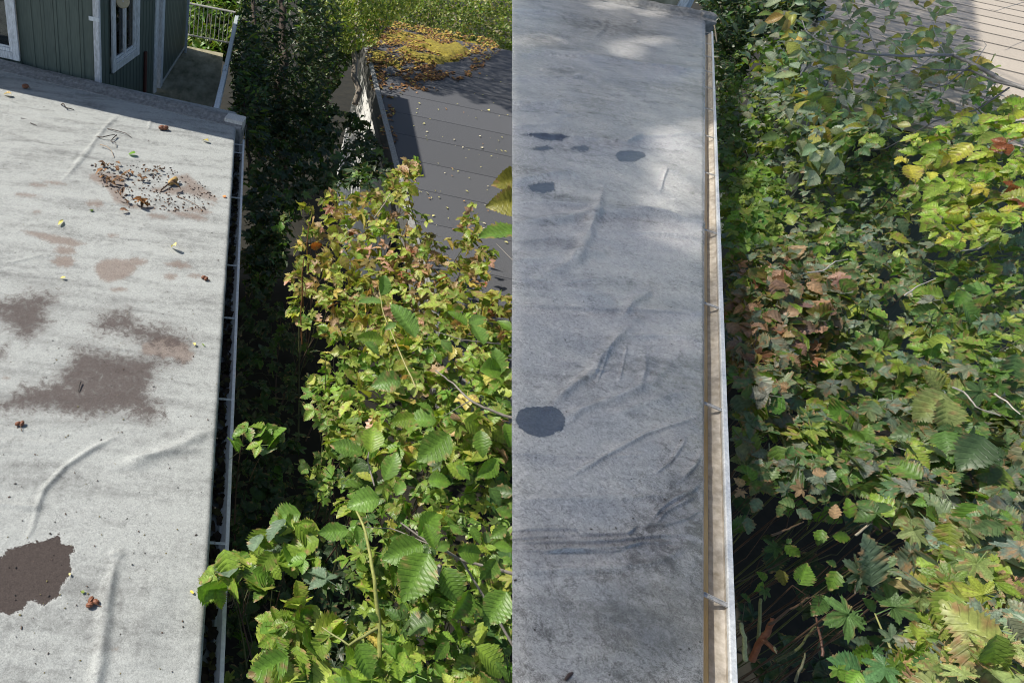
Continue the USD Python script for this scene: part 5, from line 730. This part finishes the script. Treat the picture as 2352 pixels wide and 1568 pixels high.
shade_tree('second tall tree whose crown shades the near part of the tan roof', [([(1880, -30), (2232, -5), (2262, 210), (2352, 330), (1900, 340)], 4.6)], 1.6, 11., [], (9.0, 30.), .12)
# ------------------------------------------------------------------ things lying on the dry roof
def zroof(x, y, h=.004): p = at(x, y, LZ); p[2] = LZ + h; return p
def cone_at(t, c, r, d, seed):
    ico = trimesh.creation.icosphere(subdivisions=3, radius=1.0); v = ico.vertices.copy(); th = np.arctan2(v[:, 1], v[:, 0]); bump = 1 + .16 * np.sin(th * 7 + v[:, 2] * 9) * np.sin(v[:, 2] * 13 + seed); v *= bump[:, None]; v *= [r * .78, r * .78, r * 1.15]
    R_ = trimesh.geometry.align_vectors([0, 0, 1], unit(d))[:3, :3]; put(t, 'cone', v @ R_.T + c, ico.faces, 'cone_wood', None, True)
def cones(label, px, r, offs, st):
    t = thing('alder_cones', label, 'cones'); c = zroof(*px)
    for i, (a, b, d) in enumerate(offs): cone_at(t, c + [a * r, b * r, r * .8], r, d, i)
    m = MB(); m.tube([c + [0, 0, r * .9], c + np.array(st) * .5 * r + [0, 0, r * .9], c + np.array(st) * r + [0, 0, r * .35]], [r * .16, r * .13, r * .16], 6, (.20, .11, .06)); m.done(t, 'stalk', 'cane', True)
cones('cluster of brown alder cones near the big bare patch', (214, 1388), .019, [(-.9, -.6, (1, .3, .3)), (-.8, .9, (.3, 1, .4)), (.7, .5, (1, -.4, .3))], (3.6, -1.2, 0))
cones('pair of brown alder cones at the left edge, below the wide dark stain', (46, 978), .018, [(-.8, .3, (1, .5, .2)), (.7, .6, (.2, 1, .3))], (1.6, -3, 0))
cones('small reddish-brown alder cones near the gutter edge, mid roof', (471, 642), .020, [(-.8, .4, (1, .2, .3)), (.5, -.5, (.5, 1, .2))], (2.5, -1.5, 0))
cones('ribbed brown cone lying on the shadow line by the house', (59, 204), .038, [(0, 0, (1, .2, .05))], (1.5, .3, 0))
cones('small dark cone half broken, right of the leaf pile on the dry roof', (375, 299), .036, [(-.6, 0, (1, .1, .1)), (.7, .1, (1, .4, .1))], (2.2, -.6, 0))
def flat_leaf(name, label, cat, px, L_, ang, kind, col, age, curl=0., group=None, h=.006, lift=.0):
    v, f, e, w, u = blade(*{'round': (.8, 16, 5, 5, .03, .15 + curl, .03, .15 + curl), 'long': (.3, 12, 5, 3, .0, .3, .0, .12 + curl), 'dead': (.55, 12, 5, 5, .12, .5 + curl, .12, .3 + curl), 'scrap': (.6, 6, 3, 3, .2, .7, .15, .2)}[kind], seed=int(px[0] * 3 + px[1])); v = v - [0, .5, 0]; v[:, 2] -= v[:, 2].min()
    v = rotz(v, ang) * L_; 
    if lift: v[:, 2] += lift * (v[:, 0] - v[:, 0].min())
    o = put(None, name, v + zroof(*px, h), f, 'dead_leaf' if col[0] > col[1] * .95 else 'leaf', tint_leaf((v / L_, f, e, w), col, age, rng), True, u); return tag(o, label, cat, group)
flat_leaf('leaf', 'single fresh green leaf on the brown leaf pile', 'leaf', (303, 357), .095, 1.2, 'round', (.13, .28, .03), 0, lift=.25)
flat_leaf('leaf', 'long pale yellow leaf lying alone at mid left of the dry roof', 'leaf', (140, 514), .13, 1.25 - 3.14 / 2 + .2, 'long', (.55, .52, .16), 0)
flat_leaf('leaf', 'curled yellow leaf with a dark shadow at mid dry roof', 'leaf', (398, 575), .085, .6, 'dead', (.62, .52, .20), .2, .3, lift=.4)
flat_leaf('leaf', 'small dark green leaf left of the tan stains', 'leaf', (210, 485), .05, .4, 'round', (.08, .14, .03), .2)
flat_leaf('leaf', 'yellowish curled leaf near the shadowed curb, toward the gutter', 'leaf', (472, 327), .09, 1.0, 'dead', (.35, .30, .08), .3)
flat_leaf('leaf', 'small yellow leaf beside the wide dark stain', 'leaf', (145, 641), .05, 1.5, 'dead', (.55, .48, .15), .1)
flat_leaf('leaf', 'tiny green leaf right of the wide dark stain', 'leaf', (466, 793), .045, .6, 'long', (.16, .26, .05), .1)
flat_leaf('leaf', 'tiny yellow leaf left of the tiny green one', 'leaf', (446, 793), .045, .3, 'dead', (.62, .52, .16), .1)
flat_leaf('leaf', 'small yellow leaf close to the near roof edge', 'leaf', (440, 1361), .03, .8, 'dead', (.62, .50, .08), .1)
flat_leaf('leaf', 'small green leaf left of the near alder cones', 'leaf', (190, 1360), .025, 1.3, 'round', (.15, .22, .04), .2)
flat_leaf('leaf', 'yellow-white scrap of leaf on the edge of the big bare patch', 'leaf', (160, 1320), .025, .3, 'dead', (.65, .58, .3), .1)
flat_leaf('leaf', 'dry straw-coloured tuft of leaf at far left by the shadow line', 'leaf', (18, 221), .12, 1.3, 'dead', (.50, .38, .18), .2)
flat_leaf('leaf', 'brown boat-shaped dead leaf below the leaf pile', 'leaf', (323, 476), .16, -1.5, 'dead', (.26, .12, .05), .3, .2)
flat_leaf('leaf', 'dark curled dead leaf strip right of the seed head', 'leaf', (402, 437), .14, -1.35, 'dead', (.10, .07, .05), .5, .3)
flat_leaf('leaf', 'orange spot of a dead leaf near the mossy roof edge', 'leaf', (515, 453), .05, 1.2, 'round', (.55, .22, .08), .2)
flat_leaf('leaf', 'narrow brown leaf at mid roof, left of the tan patches', 'leaf', (286, 488), .10, -1.3, 'dead', (.22, .12, .08), .4)
pile = Polygon([(215, 385), (260, 375), (300, 390), (375, 388), (370, 405), (340, 425), (300, 410), (280, 440), (300, 465), (345, 470), (335, 480), (290, 470), (262, 462), (262, 435), (235, 428)])
for k in range(52):
    while True:
        x, y = rng.uniform(205, 380), rng.uniform(372, 482)
        if pile.contains(Point(x, y)): break
    c = [(.19, .105, .06), (.14, .08, .05), (.09, .055, .04), (.27, .14, .07)][rng.integers(4)]
    flat_leaf('dead_leaf', 'curled brown dead leaf in the pile near the top of the dry roof', 'leaf', (x, y), rng.uniform(.035, .095), rng.random() * 6.3, 'dead' if k % 3 else 'scrap', c, .4, rng.random() * .5, 'dead leaves piled on the dry roof', .006 + .012 * rng.random(), rng.random() * .3)
def roof_twig(label, pts, r, col=(.07, .05, .04)):
    t = thing('twig', label, 'twig'); P_ = np.array([zroof(x, y, .008 + dz) for x, y, dz in pts]); n = len(P_); tt = np.linspace(0, n - 1, n * 4); m = MB(); m.tube(np.stack([np.interp(tt, np.arange(n), P_[:, k]) for k in range(3)], -1), np.linspace(r, r * .5, n * 4), 5, col); m.done(t, 'stem', 'cane', True)
roof_twig('long thin dark twig farthest up on the dry roof', [(247, 297, 0), (258, 301, .01), (275, 305, .01), (290, 310, .01), (302, 317, 0)], .007)
roof_twig('arched dark twig bundle above the leaf pile', [(222, 315, 0), (235, 320, .02), (250, 320, .04), (262, 316, .03), (268, 314, 0)], .008)
roof_twig('forked short dark twig at the head of the leaf pile', [(268, 315, .02), (260, 322, .02), (254, 328, .01), (266, 332, .02), (267, 340, 0)], .007)
roof_twig('black curled twig alone at upper left of the dry roof', [(141, 242, .0), (146, 248, .05), (152, 253, .02), (162, 253, .01), (170, 254, 0)], .010)
roof_twig('fine pale twig from the pile toward the gutter', [(412, 454, 0), (430, 463, .01), (446, 470, .005), (462, 481, 0)], .005, (.24, .15, .10)); roof_twig('short thin twig left of the seam line', [(48, 273, 0), (62, 275, 0)], .006); roof_twig('thin twig below the short one at left', [(70, 284, 0), (85, 290, 0)], .006)
roof_twig('pale stalk curving through the leaf pile', [(230, 337, .02), (245, 343, .03), (255, 350, .02), (262, 363, 0)], .006, (.45, .33, .22)); roof_twig('small black forked twig on the wide dark stain', [(186, 880, .01), (183, 888, .008), (180, 901, 0)], .006, (.02, .015, .015)); roof_twig('tiny twig at the lower edge of the pile', [(278, 464, 0), (292, 470, .01), (300, 472, 0)], .004)
t = thing('seed_head', 'tan dry seed head with a dark stalk right of the leaf pile', 'seed head'); a, b, c = zroof(370, 440, .02), zroof(388, 428, .035), zroof(407, 418, .05); m = MB(); m.tube([a, b], [.009, .010], 6, (.10, .06, .035)); m.done(t, 'stalk', 'cane', True)
m = MB(); k = np.linspace(0, 1, 9); m.tube(b + (c - b) * k[:, None], [.016, .030, .034, .036, .033, .034, .033, .028, .006], 9, (.55, .36, .12)); m.done(t, 'head', 'cane', True)
def crumbs(name, label, n, poly, zf, rng_px, cols, sz):
    m = MB(); poly = Polygon(poly); x0, y0, x1, y1 = poly.bounds; k = 0
    while k < n:
        x, y = rng.uniform(x0, x1), rng.uniform(y0, y1)
        if not poly.contains(Point(x, y)): continue
        k += 1; p = zf(x, y); r = sz * rng.uniform(.4, 1.4); b_ = trimesh.creation.icosphere(subdivisions=0, radius=1); v = b_.vertices * [r * rng.uniform(.7, 2.2), r, r * .5]; m.add(rotz(v, rng.random() * 3.1) + p, b_.faces, cols[rng.integers(len(cols))])
    return tag(m.done(None, name, 'cane'), label, 'debris', kind='stuff')
crumbs('roof_crumbs', 'dark crumbs and specks of bark strewn over the dry roof', 330, [(0, 215), (540, 335), (480, 1568), (0, 1568)], lambda x, y: zroof(x, y, .003), 0, [(.05, .035, .03), (.10, .06, .04), (.03, .025, .02), (.2, .17, .05)], .0042)
crumbs('pile_crumbs', 'fine dark crumbs around the leaf pile on the dry roof', 380, [(205, 372), (380, 380), (500, 440), (470, 490), (300, 480), (240, 440)], lambda x, y: zroof(x, y, .004), 0, [(.10, .06, .04), (.16, .09, .05), (.05, .035, .03)], .009)
crumbs('roof_crumbs', 'sparse black specks left on the wet roof', 110, [(1180, 40), (1600, 100), (1610, 1568), (1180, 1568)], lambda x, y: at(x, y, RZ) + [0, 0, .004], 0, [(.03, .025, .02), (.05, .04, .03)], .0028)
t = thing('twig', 'small dark broken twig at the bottom of the wet roof', 'twig'); m = MB(); m.tube([at(1297, 1562, RZ) + [0, 0, .006], at(1305, 1552, RZ) + [0, 0, .008], at(1313, 1546, RZ) + [0, 0, .006]], [.004, .006, .004], 6, (.06, .035, .03)); m.done(t, 'stem', 'cane', True)
m = MB()
for k in range(900):
    L = LIB['single'][2][rng.integers(2)] if k % 3 else LIB['lance'][2][0]; v = (L[0] - [0, .5, 0]) * rng.uniform(.03, .09); a = rng.random() * 6.3; v = rotz(v, a); v[:, 2] += (v[:, 0] * rng.normal() * .5 + v[:, 1] * rng.normal() * .4); m.add(v + [EDGE + rng.uniform(.012, .085), rng.uniform(-.2, 8.5), LZ - .248 + .03 * rng.random()], L[1], np.array([(.03, .02, .014), (.05, .032, .02), (.02, .015, .01), (.07, .06, .02)][rng.integers(4)]))
tag(m.done(None, 'gutter_leaves', 'dead_leaf', True), 'dark rotting leaves filling the gutter of the dry roof', 'leaves', kind='stuff')
# moss and fallen leaves on the neighbouring roof
xs_ = np.linspace(0, 1, 70); V_ = []; mossP = [(842, 60), (900, 66), (1010, 80), (1100, 98), (1112, 118), (1075, 140), (1000, 160), (930, 172), (880, 160), (848, 130)]; MP = Polygon([at(x, y, NZ)[:2] for x, y in mossP]); x0, y0, x1, y1 = MP.bounds
X_, Y_ = np.meshgrid(x0 + (x1 - x0) * xs_, y0 + (y1 - y0) * xs_, indexing='ij'); P_ = np.stack([X_, Y_, X_ * 0], -1).reshape(-1, 3); ins = shapely.contains_xy(MP, P_[:, 0], P_[:, 1]); dst = shapely.distance(shapely.points(P_[:, :2]), MP.exterior); nz = meshkit.fbm(P_ * 2.2, 4, 7)
P_[:, 2] = NZ - .02 + np.where(ins, np.clip(dst * .25, 0, .09) * np.clip((nz - .40) * 5, -.3, 1.2), -.03) + .03 * np.where(ins, meshkit.fbm(P_ * 14, 3, 4) - .4, 0); idx = np.arange(4900).reshape(70, 70); q = np.stack([idx[:-1, :-1], idx[1:, :-1], idx[1:, 1:], idx[:-1, 1:]], -1).reshape(-1, 4)
tag(put(None, 'moss', P_, q, 'moss', smooth=True), 'yellow-green moss cushions on the far end of the dark roof', 'moss', kind='stuff')
m = MB(); litP = Polygon([(838, 55), (905, 62), (1010, 78), (1120, 100), (1150, 128), (1100, 165), (1030, 185), (970, 190), (1000, 205), (930, 200), (905, 240), (890, 290), (905, 330), (888, 340), (868, 230), (850, 150)]); k = 0
while k < 4200:
    x, y = rng.uniform(836, 1150), rng.uniform(50, 345)
    if not litP.buffer(8).contains(Point(x, y)) or (y > 190 and rng.random() < .6) or meshkit.noise(np.array([x / 16, y / 7, 0.]), 6) * .8 + .5 * meshkit.noise(np.array([x / 45, y / 18, 3.]), 2) < .55 + .35 * rng.random() - (.25 if y < 110 else 0): continue
    k += 1; L = LIB['single'][2][rng.integers(2)]; v = rotz((L[0] - [0, .5, 0]) * rng.uniform(.04, .10), rng.random() * 6.3); v[:, 2] += v[:, 0] * rng.normal() * .3; far = y < 150; c = [(.46, .31, .07), (.30, .16, .06), (.42, .36, .09), (.15, .085, .045), (.24, .125, .06)][rng.choice(5, p=[.24, .22, .2, .18, .16] if far else [.06, .25, .06, .4, .23])]; m.add(v + at(x, y, NZ) + [0, 0, .02 + .05 * rng.random() * far], L[1], np.array(c))
tag(m.done(None, 'fallen_leaves', 'dead_leaf', True), 'drift of yellow and brown fallen leaves on the dark roof', 'leaves', kind='stuff')
m = MB()
for k in range(95):
    x, y = rng.uniform(940, 1172), rng.uniform(170, 560); p = at(x, y, NZ)
    if p[0] < nleft(p[1]) + .1: continue
    L = LIB['single'][2][rng.integers(2)]; v = rotz((L[0] - [0, .5, 0]) * rng.uniform(.015, .055) * (1 if rng.random() < .8 else 1.3), rng.random() * 6.3); v[:, 2] += v[:, 0] * rng.normal() * .3; m.add(v + p + [0, 0, .022], L[1], np.array([(.62, .58, .25), (.6, .55, .4), (.45, .25, .12)][rng.choice(3, p=[.6, .25, .15])]))
tag(m.done(None, 'scattered_leaves', 'dead_leaf', True), 'small pale yellow leaves sprinkled over the dark flat roof', 'leaves', kind='stuff')
#MORE
